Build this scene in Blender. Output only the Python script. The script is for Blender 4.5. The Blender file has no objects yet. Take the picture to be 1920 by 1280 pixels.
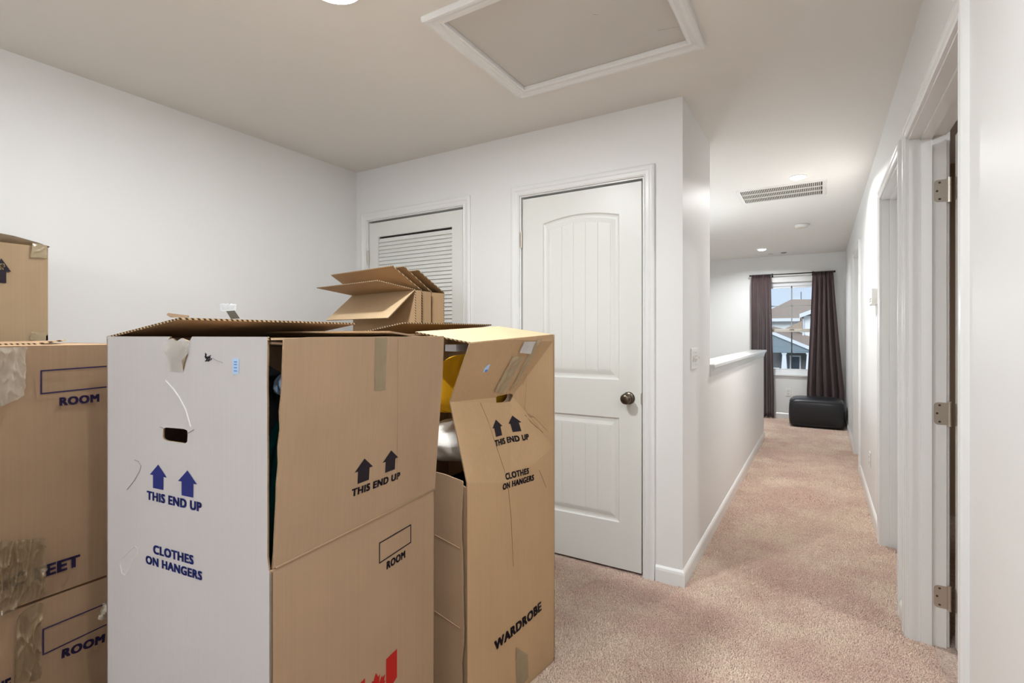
import bpy, bmesh, math, random
from mathutils import Vector, Matrix, noise
from mathutils.bvhtree import BVHTree
random.seed(7)
PI = math.pi
C = bpy.context.scene.collection
V = Vector

# ------------------------------------------------------------------ camera, world, exposure
F, YAW, HY, CZ = 955.9, 0.5436, 627.35, 1.2541          # focal length in pixels, yaw, horizon row, eye height
cs, sn = math.cos(YAW), math.sin(YAW)
cam = bpy.data.objects.new('camera', bpy.data.cameras.new('camera')); C.objects.link(cam)
cam.location = (0, 0, CZ); cam.rotation_euler = (PI/2, 0, YAW)
cam.data.sensor_width = 36; cam.data.lens = F/1920*36; cam.data.shift_y = -(640-HY)/1920
cam.data.clip_start = .02; cam.data.clip_end = 500
bpy.context.scene.camera = cam
sc = bpy.context.scene
sc.view_settings.view_transform = 'Standard'; sc.view_settings.look = 'None'
sc.view_settings.gamma = 1; sc.view_settings.use_curve_mapping = False
sc.view_settings.exposure = 0.0
W = bpy.data.worlds.new('sky'); sc.world = W; W.use_nodes = True
wn = W.node_tree; bg = wn.nodes['Background']
tc = wn.nodes.new('ShaderNodeTexCoord'); sx = wn.nodes.new('ShaderNodeSeparateXYZ'); rp = wn.nodes.new('ShaderNodeValToRGB')
wn.links.new(tc.outputs['Generated'], sx.inputs[0]); wn.links.new(sx.outputs['Z'], rp.inputs[0]); wn.links.new(rp.outputs[0], bg.inputs[0])
rp.color_ramp.elements[0].position = 0; rp.color_ramp.elements[0].color = (.66, .77, .93, 1)
rp.color_ramp.elements[1].position = .6; rp.color_ramp.elements[1].color = (.40, .58, .90, 1)
bg.inputs[1].default_value = 1.1
sun = bpy.data.objects.new('sun', bpy.data.lights.new('sun', 'SUN')); C.objects.link(sun)     # soft sun lamp added to brighten the neighbour's front
sun.data.energy = 2.0; sun.data.angle = math.radians(25); sun.data.color = (1, .98, .95); sun.rotation_euler = (math.radians(64), 0, math.radians(-15))

L_NOOK = 32      # disc lamp in the loft ceiling
L_REAR_FILL = 42      # unseen fill globe added behind the viewer
L_HALL = 25      # recessed hall lamps
def area_lamp(loc, power, size, parent, color=(.93, .97, 1), spread=PI):
    d = bpy.data.lights.new('bulb', 'AREA'); d.shape = 'DISK'; d.size = size; d.energy = power; d.color = color; d.spread = spread
    o = bpy.data.objects.new('bulb', d); C.objects.link(o); o.parent = parent
    o.location = V(loc) - root_matrix(parent).translation
    return o

# ------------------------------------------------------------------ helpers
def ray(px, py):
    l = (px-960)/F; v = -(py-HY)/F
    return V((l*cs-sn, l*sn+cs, v))
EYE = V((0, 0, CZ))
def onplane(px, py, P, n):
    r = ray(px, py); return EYE + r*((V(P)-EYE).dot(n)/r.dot(n))
def atd(px, py, d): return EYE + ray(px, py)*d

def lin(c):
    return tuple(((x/255)/12.92 if x/255 <= .04045 else ((x/255+.055)/1.055)**2.4) for x in c)
MATS = {}
def mat(name, rgb, rough=.6, spec=.5, metal=0, bump=0, bscale=60, var=0, vscale=4, emit=None, coord='Object', stretch=None, sheen=0):
    if name in MATS: return MATS[name]
    m = bpy.data.materials.new(name); m.use_nodes = True; nt = m.node_tree; N = nt.nodes; b = N['Principled BSDF']
    col = (*lin(rgb), 1)
    b.inputs['Base Color'].default_value = col; b.inputs['Roughness'].default_value = rough
    b.inputs['Metallic'].default_value = metal; b.inputs['Specular IOR Level'].default_value = spec
    if sheen: b.inputs['Sheen Weight'].default_value = sheen
    t = N.new('ShaderNodeTexCoord'); mp = N.new('ShaderNodeMapping'); nt.links.new(t.outputs[coord], mp.inputs[0])
    if stretch: mp.inputs['Scale'].default_value = stretch
    n1 = N.new('ShaderNodeTexNoise'); n1.inputs['Scale'].default_value = vscale; n1.inputs['Detail'].default_value = 5; nt.links.new(mp.outputs[0], n1.inputs[0])
    mx = N.new('ShaderNodeMix'); mx.data_type = 'RGBA'; mx.inputs[6].default_value = tuple(max(0, c*(1-var)) for c in col[:3])+(1,)
    mx.inputs[7].default_value = tuple(min(1, c*(1+var)) for c in col[:3])+(1,)
    nt.links.new(n1.outputs['Fac'], mx.inputs[0]); nt.links.new(mx.outputs[2], b.inputs['Base Color'])
    if bump:
        n2 = N.new('ShaderNodeTexNoise'); n2.inputs['Scale'].default_value = bscale; n2.inputs['Detail'].default_value = 4; nt.links.new(mp.outputs[0], n2.inputs[0])
        bp = N.new('ShaderNodeBump'); bp.inputs['Strength'].default_value = bump; bp.inputs['Distance'].default_value = .004
        nt.links.new(n2.outputs['Fac'], bp.inputs['Height']); nt.links.new(bp.outputs[0], b.inputs['Normal'])
    if emit:
        b.inputs['Emission Color'].default_value = (*lin(emit[0]), 1); b.inputs['Emission Strength'].default_value = emit[1]
    MATS[name] = m; return m

def kraft(name, rgb, var=.10, stripe=.16):
    """corrugated board: blotchy paper, faint upright flute lines"""
    m = mat(name, rgb, rough=.75, spec=.2, var=var, vscale=5)
    nt = m.node_tree; N = nt.nodes; b = N['Principled BSDF']; mp = next(n for n in N if n.type == 'MAPPING')
    w = N.new('ShaderNodeTexNoise'); w.inputs['Scale'].default_value = 1; w.inputs['Detail'].default_value = 3
    m2 = N.new('ShaderNodeMapping'); m2.inputs['Scale'].default_value = (150, 150, 1.2); nt.links.new(next(n for n in N if n.type == 'TEX_COORD').outputs['Object'], m2.inputs[0]); nt.links.new(m2.outputs[0], w.inputs[0])
    fine = N.new('ShaderNodeTexNoise'); fine.inputs['Scale'].default_value = 500; fine.inputs['Detail'].default_value = 2; nt.links.new(mp.outputs[0], fine.inputs[0])
    ad = N.new('ShaderNodeMath'); ad.operation = 'MULTIPLY_ADD'; ad.inputs[1].default_value = .35; nt.links.new(fine.outputs['Fac'], ad.inputs[0]); nt.links.new(w.outputs['Fac'], ad.inputs[2])
    bp = N.new('ShaderNodeBump'); bp.inputs['Strength'].default_value = .22; bp.inputs['Distance'].default_value = .002
    nt.links.new(ad.outputs[0], bp.inputs['Height']); nt.links.new(bp.outputs[0], b.inputs['Normal'])
    mix = N.new('ShaderNodeMix'); mix.data_type = 'RGBA'; mix.blend_type = 'MULTIPLY'; mix.inputs[0].default_value = stripe
    rmp = N.new('ShaderNodeValToRGB'); rmp.color_ramp.elements[0].color = (.78, .76, .74, 1); rmp.color_ramp.elements[0].position = .35; rmp.color_ramp.elements[1].color = (1, 1, 1, 1); rmp.color_ramp.elements[1].position = .6
    nt.links.new(w.outputs['Fac'], rmp.inputs[0])
    src = b.inputs['Base Color'].links[0].from_socket
    nt.links.new(src, mix.inputs[6]); nt.links.new(rmp.outputs[0], mix.inputs[7]); nt.links.new(mix.outputs[2], b.inputs['Base Color'])
    return m
def edge_mat():
    """cut edge of corrugated board: zigzag flutes between two liners"""
    m = mat('corrugated_edge', (150, 122, 92), rough=.9, spec=.1)
    nt = m.node_tree; N = nt.nodes; b = N['Principled BSDF']; t = next(n for n in N if n.type == 'TEX_COORD')
    w = N.new('ShaderNodeTexWave'); w.inputs['Scale'].default_value = 45; w.bands_direction = 'DIAGONAL'; w.inputs['Distortion'].default_value = .6
    nt.links.new(t.outputs['Object'], w.inputs[0])
    r = N.new('ShaderNodeValToRGB'); r.color_ramp.elements[0].color = (*lin((70, 52, 38)), 1); r.color_ramp.elements[0].position = .3; r.color_ramp.elements[1].color = (*lin((190, 165, 130)), 1); r.color_ramp.elements[1].position = .62
    nt.links.new(w.outputs[0], r.inputs[0]); nt.links.new(r.outputs[0], b.inputs['Base Color']); return m
def tape_mat(name, rgb, alpha=.7):
    m = mat(name, rgb, rough=.22, spec=.6, var=.12, vscale=30); b = m.node_tree.nodes['Principled BSDF']; b.inputs['Alpha'].default_value = alpha; return m

def root_matrix(o):
    while o.parent: o = o.parent
    return Matrix.Translation(o.location) @ o.rotation_euler.to_matrix().to_4x4()
def obj(name, bm, m, parent=None, smooth=False, label=None):
    if parent is not None: bm.transform(root_matrix(parent).inverted())
    me = bpy.data.meshes.new(name); bm.to_mesh(me); bm.free()
    for mm in (m if isinstance(m, (list, tuple)) else [m]): me.materials.append(mm)
    if smooth:
        for p in me.polygons: p.use_smooth = True
    o = bpy.data.objects.new(name, me); C.objects.link(o)
    if parent is not None: o.parent = parent
    if label: o['label'] = label
    return o
def tag(o, label, cat, group=None):
    o['label'] = label; o['category'] = cat
    if group: o['group'] = group
    return o
def thing(name, label, cat, loc=(0, 0, 0), rz=0, group=None):
    o = bpy.data.objects.new(name, None); C.objects.link(o); o.location = loc; o.rotation_euler = (0, 0, rz); o.empty_display_size = .05
    return tag(o, label, cat, group)
def struct(name, bm, m, parent=None, smooth=False):
    o = obj(name, bm, m, parent, smooth)
    if parent is None: o['kind'] = 'structure'
    return o
def sroot(name, loc):
    o = bpy.data.objects.new(name, None); C.objects.link(o); o.location = loc; o['kind'] = 'structure'; o.empty_display_size = .05; return o

def B(): return bmesh.new()
def box(bm, x0, x1, y0, y1, z0, z1, bev=0, M=None, mi=0):
    r = bmesh.ops.create_cube(bm, size=1)['verts']
    for v in r: v.co = V((x0+(v.co.x+.5)*(x1-x0), y0+(v.co.y+.5)*(y1-y0), z0+(v.co.z+.5)*(z1-z0)))
    fs = set(f for v in r for f in v.link_faces)
    if bev:
        es = list(set(e for v in r for e in v.link_edges))
        q = bmesh.ops.bevel(bm, geom=es, offset=bev, segments=2, affect='EDGES', profile=.5)
        r = list(set(v for f in q['faces'] for v in f.verts) | set(v for v in r if v.is_valid))
        fs = set(f for v in r for f in v.link_faces)
    for f in fs: f.material_index = mi
    if M is not None:
        for v in r: v.co = M @ v.co
    return bm
def quad(bm, pts, mi=0):
    f = bm.faces.new([bm.verts.new(V(p)) for p in pts]); f.material_index = mi; return f
def cyl(bm, c, r, h, axis='Z', seg=24, r2=None, M=None):
    r2 = r if r2 is None else r2
    q = bmesh.ops.create_cone(bm, cap_ends=True, segments=seg, radius1=r, radius2=r2, depth=h)['verts']
    R = {'Z': Matrix(), 'X': Matrix.Rotation(PI/2, 4, 'Y'), 'Y': Matrix.Rotation(-PI/2, 4, 'X')}[axis]
    for v in q:
        v.co = R @ v.co + V(c)
        if M is not None: v.co = M @ v.co
    return bm
def lathe(bm, prof, c, axis=V((0, 0, 1)), seg=28):
    """revolve (radius, height) pairs about an axis through c"""
    q = V((0, 0, 1)).rotation_difference(axis.normalized()).to_matrix()
    rings = []
    for r, h in prof:
        rings.append([bm.verts.new(V(c)+q @ V((r*math.cos(2*PI*i/seg), r*math.sin(2*PI*i/seg), h))) for i in range(seg)])
    for a, b in zip(rings, rings[1:]):
        for i in range(seg): bm.faces.new((a[i], a[(i+1) % seg], b[(i+1) % seg], b[i]))
    bm.faces.new(rings[-1]); bm.faces.new(list(reversed(rings[0])))
    return bm
def rings(bm, rs, cap_last=True, cap_first=False):
    vs = [[bm.verts.new(V(p)) for p in r] for r in rs]; n = len(vs[0])
    for a, b in zip(vs, vs[1:]):
        for i in range(n): bm.faces.new((a[i], a[(i+1) % n], b[(i+1) % n], b[i]))
    if cap_last: bm.faces.new(vs[-1])
    if cap_first: bm.faces.new(list(reversed(vs[0])))
    return bm
def tube(bm, pts, r, seg=8):
    pts = [V(p) for p in pts]; rs = []
    for i, p in enumerate(pts):
        t = (pts[min(i+1, len(pts)-1)]-pts[max(i-1, 0)]).normalized()
        a = t.orthogonal().normalized() if i == 0 else (a - t*a.dot(t)).normalized()
        b = t.cross(a); rs.append([p+a*r*math.cos(2*PI*k/seg)+b*r*math.sin(2*PI*k/seg) for k in range(seg)])
    return rings(bm, rs, True, True)
CAS = [(.004, 0), (.004, .010), (.010, .013), (.014, .0105), (.030, .0125), (.036, .016), (.046, .0175), (.054, .016), (.060, .012), (.060, 0)]
def casing(bm, P, a, n, a0, a1, top, bot=0, prof=CAS, closed=False, up=V((0, 0, 1))):
    """door or window casing mitred round an opening a0..a1 (along a), bot..top"""
    def pt(w, p, k):
        x = a0-w if k in (0, 1) else a1+w
        y = (bot-w if closed else bot) if k in (0, 3) else top+w
        return V(P)+a*x+up*y+n*p
    segs = [(0, 1), (1, 2), (2, 3)]+([(3, 0)] if closed else [])
    for s, e in segs:
        A = [bm.verts.new(pt(w, p, s)) for w, p in prof]; Z = [bm.verts.new(pt(w, p, e)) for w, p in prof]
        m = len(prof)
        for i in range(m): bm.faces.new((A[i], A[(i+1) % m], Z[(i+1) % m], Z[i]))
        bm.faces.new(A); bm.faces.new(list(reversed(Z)))
    bmesh.ops.recalc_face_normals(bm, faces=bm.faces)
    return bm
BASE = [(0, 0), (.013, 0), (.013, .062), (.010, .074), (.004, .082), (0, .083)]
def baseboard(bm, path, side):
    """skirting profile swept along a floor path; side(i) gives the outward direction at each point"""
    rs = [[V((p[0]+s[0]*o, p[1]+s[1]*o, z)) for o, z in BASE] for p, s in zip(path, side)]
    rings(bm, rs, True, True); bmesh.ops.recalc_face_normals(bm, faces=bm.faces); return bm

def panel_bm(outline, holes, O, u, v, t, curved=None):
    """flat sheet with holes: outer face on the plane (O,u,v), board thickness t behind it. materials 0 outside, 1 inside, 2 cut edge"""
    cu = bpy.data.curves.new('tmp', 'CURVE'); cu.dimensions = '2D'; cu.fill_mode = 'BOTH'; cu.extrude = t/2
    for loop in [outline]+list(holes):
        s = cu.splines.new('POLY'); s.points.add(len(loop)-1); s.use_cyclic_u = True
        for p, q in zip(s.points, loop): p.co = (q[0], q[1], 0, 1)
    o = bpy.data.objects.new('tmp', cu); C.objects.link(o); bpy.context.view_layer.update()
    me = bpy.data.meshes.new_from_object(o.evaluated_get(bpy.context.evaluated_depsgraph_get()))
    bm = bmesh.new(); bm.from_mesh(me); bpy.data.objects.remove(o); bpy.data.curves.remove(cu); bpy.data.meshes.remove(me)
    bmesh.ops.remove_doubles(bm, verts=bm.verts, dist=1e-5)
    bmesh.ops.recalc_face_normals(bm, faces=bm.faces)
    for f in bm.faces: f.material_index = 0 if f.normal.z > .5 else (1 if f.normal.z < -.5 else 2)
    u = V(u); v = V(v); n = u.cross(v)
    M = Matrix(((u.x, v.x, n.x, O[0]), (u.y, v.y, n.y, O[1]), (u.z, v.z, n.z, O[2]), (0, 0, 0, 1)))
    bm.transform(M @ Matrix.Translation((0, 0, -t/2)))
    return bm
def sheet(bm, pts, t, mi=(0, 1, 2)):
    """single planar-ish polygon given in space, thickened away from its face"""
    pts = [V(p) for p in pts]; n = V((0, 0, 0))
    for i in range(len(pts)): n += pts[i].cross(pts[(i+1) % len(pts)])
    n.normalize(); k = len(pts)
    A = [bm.verts.new(p) for p in pts]; Z = [bm.verts.new(p-n*t) for p in pts]
    bm.faces.new(A).material_index = mi[0]; bm.faces.new(list(reversed(Z))).material_index = mi[1]
    for i in range(k): bm.faces.new((A[i], Z[i], Z[(i+1) % k], A[(i+1) % k])).material_index = mi[2]
    return bm
def text_bm(s, O, u, v, w, h, bold=.02):
    """lettering fitted into a w x h rectangle whose lower left corner is O"""
    cu = bpy.data.curves.new('tmp', 'FONT'); cu.body = s; cu.offset = 0; cu.resolution_u = 3; cu.space_character = 1.12; cu.align_x = 'LEFT'
    o = bpy.data.objects.new('tmp', cu); C.objects.link(o); bpy.context.view_layer.update()
    me = bpy.data.meshes.new_from_object(o.evaluated_get(bpy.context.evaluated_depsgraph_get()))
    bm = bmesh.new(); bm.from_mesh(me); bpy.data.objects.remove(o); bpy.data.curves.remove(cu); bpy.data.meshes.remove(me)
    xs = [q.co.x for q in bm.verts]; ys = [q.co.y for q in bm.verts]; x0, x1, y0, y1 = min(xs), max(xs), min(ys), max(ys)
    dx, dy = .062, .034        # heavy weight: the same flat letters laid over one another, slightly shifted
    src = bm.copy(); first = True
    out = bmesh.new()
    for ox, oy in ((-dx, -dy), (dx, -dy), (dx, dy), (-dx, dy), (0, 0)):
        m_ = bpy.data.meshes.new('tmp'); c_ = src.copy(); bmesh.ops.translate(c_, verts=c_.verts, vec=(ox, oy, 0)); c_.to_mesh(m_); c_.free(); out.from_mesh(m_); bpy.data.meshes.remove(m_)
    src.free(); bm.free(); bm = out; x0 -= dx; x1 += dx; y0 -= dy; y1 += dy
    for q in bm.verts: q.co = V(O)+V(u)*((q.co.x-x0)/(x1-x0)*w)+V(v)*((q.co.y-y0)/(y1-y0)*h)
    return bm
def poly_bm(loops, O, u, v):
    bm = B()
    for lp in loops: bm.faces.new([bm.verts.new(V(O)+V(u)*a+V(v)*b) for a, b in lp])
    bm.normal_update(); bmesh.ops.triangulate(bm, faces=bm.faces, ngon_method='EAR_CLIP'); return bm
ARROW = [(-.31, 0), (.31, 0), (.31, .53), (.5, .53), (0, 1), (-.5, .53), (-.31, .53)]
def rnd(bm, amp, sc_, seed=0):
    for v in bm.verts: v.co += noise.noise_vector(v.co*sc_+V((seed, seed*2, 0)))*amp
    return bm
def grid_bm(P, nu, nv):
    """surface from a function P(s,t)"""
    bm = B(); vs = [[bm.verts.new(P(i/nu, j/nv)) for j in range(nv+1)] for i in range(nu+1)]
    for i in range(nu):
        for j in range(nv): bm.faces.new((vs[i][j], vs[i+1][j], vs[i+1][j+1], vs[i][j+1]))
    return bm
def slab_from_grid(P, nu, nv, t):
    bm = grid_bm(P, nu, nv); bmesh.ops.solidify(bm, geom=bm.faces[:], thickness=t); return bm

# ------------------------------------------------------------------ materials
wall_m = mat('wall_paint', (231, 230, 228), rough=.45, spec=.35, bump=.05, bscale=140)
ceil_m = mat('ceiling_paint', (232, 229, 223), rough=.9, spec=.2, bump=.08, bscale=90)
trim_m = mat('trim_gloss', (232, 232, 230), rough=.22, spec=.5)
door_m = mat('door_paint', (226, 226, 221), rough=.35, spec=.45)
nickel = mat('satin_nickel', (196, 188, 176), rough=.36, metal=.75, bump=.03, bscale=300)
pewter = mat('dark_pewter', (105, 95, 84), rough=.3, metal=1)
plastic = mat('white_plastic', (232, 231, 226), rough=.3)
dark = mat('dark_slot', (22, 20, 18), rough=.8)
K1 = kraft('kraft_board', (170, 143, 115))
K2 = kraft('golden_kraft_board', (180, 149, 113))
K3 = kraft('pinkish_kraft_board', (190, 158, 126), .12)
KL = kraft('lit_and_pale_kraft_board', (206, 178, 142))  # paler board; its lighter tone also paints lit flap faces
KW = kraft('white_lined_board', (196, 192, 191), .03, .05)
KE = edge_mat()
KT = mat('torn_board_edge', (156, 128, 98), rough=.95, var=.3, vscale=120)
tape_m = tape_mat('brown_packing_tape', (124, 104, 74), .62)
tape_c = tape_mat('clear_packing_tape', (196, 188, 172), .42)
ink = mat('dark_ink', (34, 27, 34), rough=.7, spec=.2)
ink_b = mat('blue_ink', (40, 48, 112), rough=.7, spec=.2)
ink_p = mat('violet_ink', (42, 31, 62), rough=.7, spec=.2)
ink_r = mat('red_ink', (176, 30, 22), rough=.7, spec=.2)

def carpet_mat():
    m = mat('carpet', (190, 166, 150), rough=1, spec=.05, sheen=.3); nt = m.node_tree; N = nt.nodes; b = N['Principled BSDF']
    t = next(n for n in N if n.type == 'TEX_COORD')
    big = N.new('ShaderNodeTexNoise'); big.inputs['Scale'].default_value = 1.7; big.inputs['Detail'].default_value = 6; big.inputs['Roughness'].default_value = .65
    fine = N.new('ShaderNodeTexNoise'); fine.inputs['Scale'].default_value = 120; fine.inputs['Detail'].default_value = 4; fine.inputs['Distortion'].default_value = 1.2
    med = N.new('ShaderNodeTexNoise'); med.inputs['Scale'].default_value = 16; med.inputs['Detail'].default_value = 5
    for n in (big, fine, med): nt.links.new(t.outputs['Object'], n.inputs[0])
    r1 = N.new('ShaderNodeValToRGB'); e = r1.color_ramp.elements
    e[0].position = .38; e[0].color = (*lin((210, 175, 159)), 1); e[1].position = .62; e[1].color = (*lin((234, 212, 193)), 1)
    nt.links.new(big.outputs['Fac'], r1.inputs[0])
    r2 = N.new('ShaderNodeValToRGB'); e = r2.color_ramp.elements
    e[0].position = .34; e[0].color = (.36, .31, .29, 1); e[1].position = .52; e[1].color = (1, 1, 1, 1)
    nt.links.new(fine.outputs['Fac'], r2.inputs[0])
    r3 = N.new('ShaderNodeValToRGB'); e = r3.color_ramp.elements
    e[0].position = .35; e[0].color = (.80, .76, .74, 1); e[1].position = .6; e[1].color = (1, 1, 1, 1)
    nt.links.new(med.outputs['Fac'], r3.inputs[0])
    a = N.new('ShaderNodeMix'); a.data_type = 'RGBA'; a.blend_type = 'MULTIPLY'; a.inputs[0].default_value = .8
    c = N.new('ShaderNodeMix'); c.data_type = 'RGBA'; c.blend_type = 'MULTIPLY'; c.inputs[0].default_value = .8
    nt.links.new(r1.outputs[0], a.inputs[6]); nt.links.new(r2.outputs[0], a.inputs[7]); nt.links.new(a.outputs[2], c.inputs[6]); nt.links.new(r3.outputs[0], c.inputs[7])
    nt.links.new(c.outputs[2], b.inputs['Base Color'])
    ad = N.new('ShaderNodeMath'); ad.operation = 'ADD'; nt.links.new(fine.outputs['Fac'], ad.inputs[0]); nt.links.new(med.outputs['Fac'], ad.inputs[1])
    bp = N.new('ShaderNodeBump'); bp.inputs['Strength'].default_value = .9; bp.inputs['Distance'].default_value = .012
    nt.links.new(ad.outputs[0], bp.inputs['Height']); nt.links.new(bp.outputs[0], b.inputs['Normal'])
    return m
carpet = carpet_mat()
def glass_mat():
    m = bpy.data.materials.new('window_glass'); m.use_nodes = True; nt = m.node_tree; nt.nodes.clear()
    o = nt.nodes.new('ShaderNodeOutputMaterial'); t = nt.nodes.new('ShaderNodeBsdfTransparent'); g = nt.nodes.new('ShaderNodeBsdfGlossy'); g.inputs['Roughness'].default_value = .02
    fr = nt.nodes.new('ShaderNodeFresnel'); fr.inputs[0].default_value = 1.3; mx = nt.nodes.new('ShaderNodeMixShader')
    t.inputs[0].default_value = (.96, .98, .98, 1)
    nt.links.new(fr.outputs[0], mx.inputs[0]); nt.links.new(t.outputs[0], mx.inputs[1]); nt.links.new(g.outputs[0], mx.inputs[2]); nt.links.new(mx.outputs[0], o.inputs[0])
    return m
glass = glass_mat()

# ------------------------------------------------------------------ room shell
H = 2.44
XL, XC, XR = -2.907, -.585, .313       # left wall, hall left wall face, hall right wall face
YB, YE, YH, YW = 2.609, 3.34, 6.87, 8.658   # closet wall, end of full wall, end of half wall, window wall
YR = -2.0                               # rear wall behind the viewer
XS = -1.80                              # far side of the stairwell
WR = .120                               # right wall thickness

bm = B()
box(bm, XL-.1, XR+WR+2.3, YR-.1, YB+.75, -.12, 0)
box(bm, XC-.12, XR+WR+2.3, YB+.75, YW+.1, -.12, 0)
box(bm, XS-.1, XC-.12, YH, YW+.1, -.12, 0)
floor_o = struct('floor', bm, carpet)
def yarn_mat():
    m = mat('carpet_yarn', (232, 210, 192), rough=1, spec=.03, sheen=.25, var=.1, vscale=2.6); nt = m.node_tree; N = nt.nodes; b = N['Principled BSDF']
    n = N.new('ShaderNodeTexNoise'); n.inputs['Scale'].default_value = 260; nt.links.new(next(q for q in N if q.type == 'TEX_COORD').outputs['Object'], n.inputs[0])
    r = N.new('ShaderNodeValToRGB'); r.color_ramp.elements[0].position = .35; r.color_ramp.elements[0].color = (.60, .56, .54, 1); r.color_ramp.elements[1].position = .55; r.color_ramp.elements[1].color = (1, 1, 1, 1); nt.links.new(n.outputs['Fac'], r.inputs[0])
    g = N.new('ShaderNodeTexNoise'); g.inputs['Scale'].default_value = 1.9; g.inputs['Detail'].default_value = 7; g.inputs['Roughness'].default_value = .7; nt.links.new(next(q for q in N if q.type == 'TEX_COORD').outputs['Object'], g.inputs[0])
    gr = N.new('ShaderNodeValToRGB'); e = gr.color_ramp.elements; e[0].position = .42; e[0].color = (*lin((226, 198, 183)), 1); e[1].position = .58; e[1].color = (*lin((240, 221, 202)), 1); nt.links.new(g.outputs['Fac'], gr.inputs[0])
    x = N.new('ShaderNodeMix'); x.data_type = 'RGBA'; x.blend_type = 'MULTIPLY'; x.inputs[0].default_value = 1
    nt.links.new(gr.outputs[0], x.inputs[6]); nt.links.new(r.outputs[0], x.inputs[7]); nt.links.new(x.outputs[2], b.inputs['Base Color']); return m
def pile():
    """cut pile: leaning yarn tufts over the carpet that can be seen, nap direction wandering slowly"""
    r = random.Random(5); vs, fs_ = [], []
    FP = ((V((-.9219, .6114)), math.radians(6.45), .56, .575), (V((-.9371, 1.2839)), -math.atan2(.128, .992), .58, .485))
    def blocked(x, y):
        for P, a, w, l in FP:
            dx, dy = x-P.x, y-P.y; u = -dx*math.cos(a)-dy*math.sin(a); v = -dx*math.sin(a)+dy*math.cos(a)
            if -.008 < u < w+.01 and -.01 < v < l+.01: return True
        return False
    def field(x0, x1, y0, y1, st, h, w):
        nx, ny = int((x1-x0)/st), int((y1-y0)/st)
        for j in range(ny):
            for i in range(nx):
                x = x0+(i+r.random())*st; y = y0+(j+r.random())*st
                door = A0+.01 < y < A1-.01 or B0+.01 < y < B1_-.01 or C0+.01 < y < C1-.01
                if (x > XR-.016 and not (door and x < XR+.075)) or (y > YB-.016 and x < XC+.016 and (y < YH+.016 or x < XS+.02)) or y > YW-.016 or blocked(x, y): continue
                if -.38 < x < .29 and 7.9 < y < 8.47: continue
                q = noise.noise(V((x*2.1, y*2.1, 3))); k = noise.noise(V((x*2.6+9, y*1.7, 8)))
                a = q*2.6+1.2+r.uniform(-1.5, 1.5); ln = h*(.35+.9*abs(k))*r.uniform(.5, 1.35); lx, ly = math.cos(a)*ln, math.sin(a)*ln; hh = h*r.uniform(.75, 1.1)
                b = r.uniform(0, 2.1); n = len(vs)
                for c in range(3): vs.append((x+w*math.cos(b+c*2.094), y+w*math.sin(b+c*2.094), 0))
                for c in range(3): vs.append((x+lx*.6+w*.85*math.cos(b+c*2.094), y+ly*.6+w*.85*math.sin(b+c*2.094), hh*.8))
                vs.append((x+lx, y+ly, hh))
                for c in range(3): d = (c+1) % 3; fs_.append((n+c, n+d, n+3+d, n+3+c)); fs_.append((n+3+c, n+3+d, n+6))
    field(-1.5, XR+.08, 1.15, 3.4, .0064, .0075, .0027)
    field(XC, XR+.08, 3.4, 5.2, .0085, .0078, .0036)
    field(XS, XR+.08, 5.2, YW, .0115, .0080, .0048)
    me = bpy.data.meshes.new('carpet_pile'); me.from_pydata(vs, [], fs_); me.materials.append(yarn_mat())
    o = bpy.data.objects.new('carpet_pile', me); C.objects.link(o); o.parent = floor_o; o['kind'] = 'stuff'
# ceiling with a framed opening for the attic hatch
HX0, HX1, HY0, HY1 = -1.215, -.458, 1.512, 2.125
bm = B()
box(bm, XL-.1, HX0, YR-.1, YW+.1, H, H+.12); box(bm, HX1, XR+WR+2.3, YR-.1, YW+.1, H, H+.12)
box(bm, HX0, HX1, YR-.1, HY0, H, H+.12); box(bm, HX0, HX1, HY1, YW+.1, H, H+.12)
struct('ceiling', bm, ceil_m)
struct('wall_left', box(B(), XL-.1, XL, YR, YB+.75, 0, H), wall_m)
struct('wall_rear', box(B(), XL-.1, XR+.1, YR-.1, YR, 0, H), wall_m)
# closet wall with its two openings
D1 = (-1.510, -.790, 2.060); D2 = (-2.785, -1.945, 2.062)
bm = B(); T = .115
box(bm, XL, D2[0]-.012, YB, YB+T, 0, H); box(bm, D2[1]+.012, D1[0]-.012, YB, YB+T, 0, H); box(bm, D1[1]+.012, XC, YB, YB+T, 0, H)
box(bm, D2[0]-.012, D2[1]+.012, YB, YB+T, D2[2]+.012, H); box(bm, D1[0]-.012, D1[1]+.012, YB, YB+T, D1[2]+.012, H)
struct('wall_back', bm, wall_m)
struct('wall_closet', box(B(), XL, XC-.12, YB+.68, YB+.75, 0, H), wall_m)
struct('wall_hall_left', box(B(), XC-.12, XC, YB+T, YE, 0, H), wall_m)
struct('wall_half', box(B(), XC-.12, XC, YE, YH, 0, 1.035), wall_m)
struct('wall_stair', box(B(), XS-.1, XS, YB+.75, YW, -2.6, H), wall_m)
struct('wall_stair_lower', box(box(B(), XS, XC-.12, YB+.66, YB+.75, -2.6, 0), XC-.12, XC-.02, YB+.75, YH, -2.6, -.12), wall_m)
# stairs going down behind the half wall
st = sroot('trim_9', (XS, YH, -2.6))
for i in range(13):
    y1 = YH-.255*i; box_z = -.19*(i+1)
    obj('stair_step', box(B(), XS, XC-.12, y1-.27, y1, box_z-.19, box_z), carpet, st)
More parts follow.
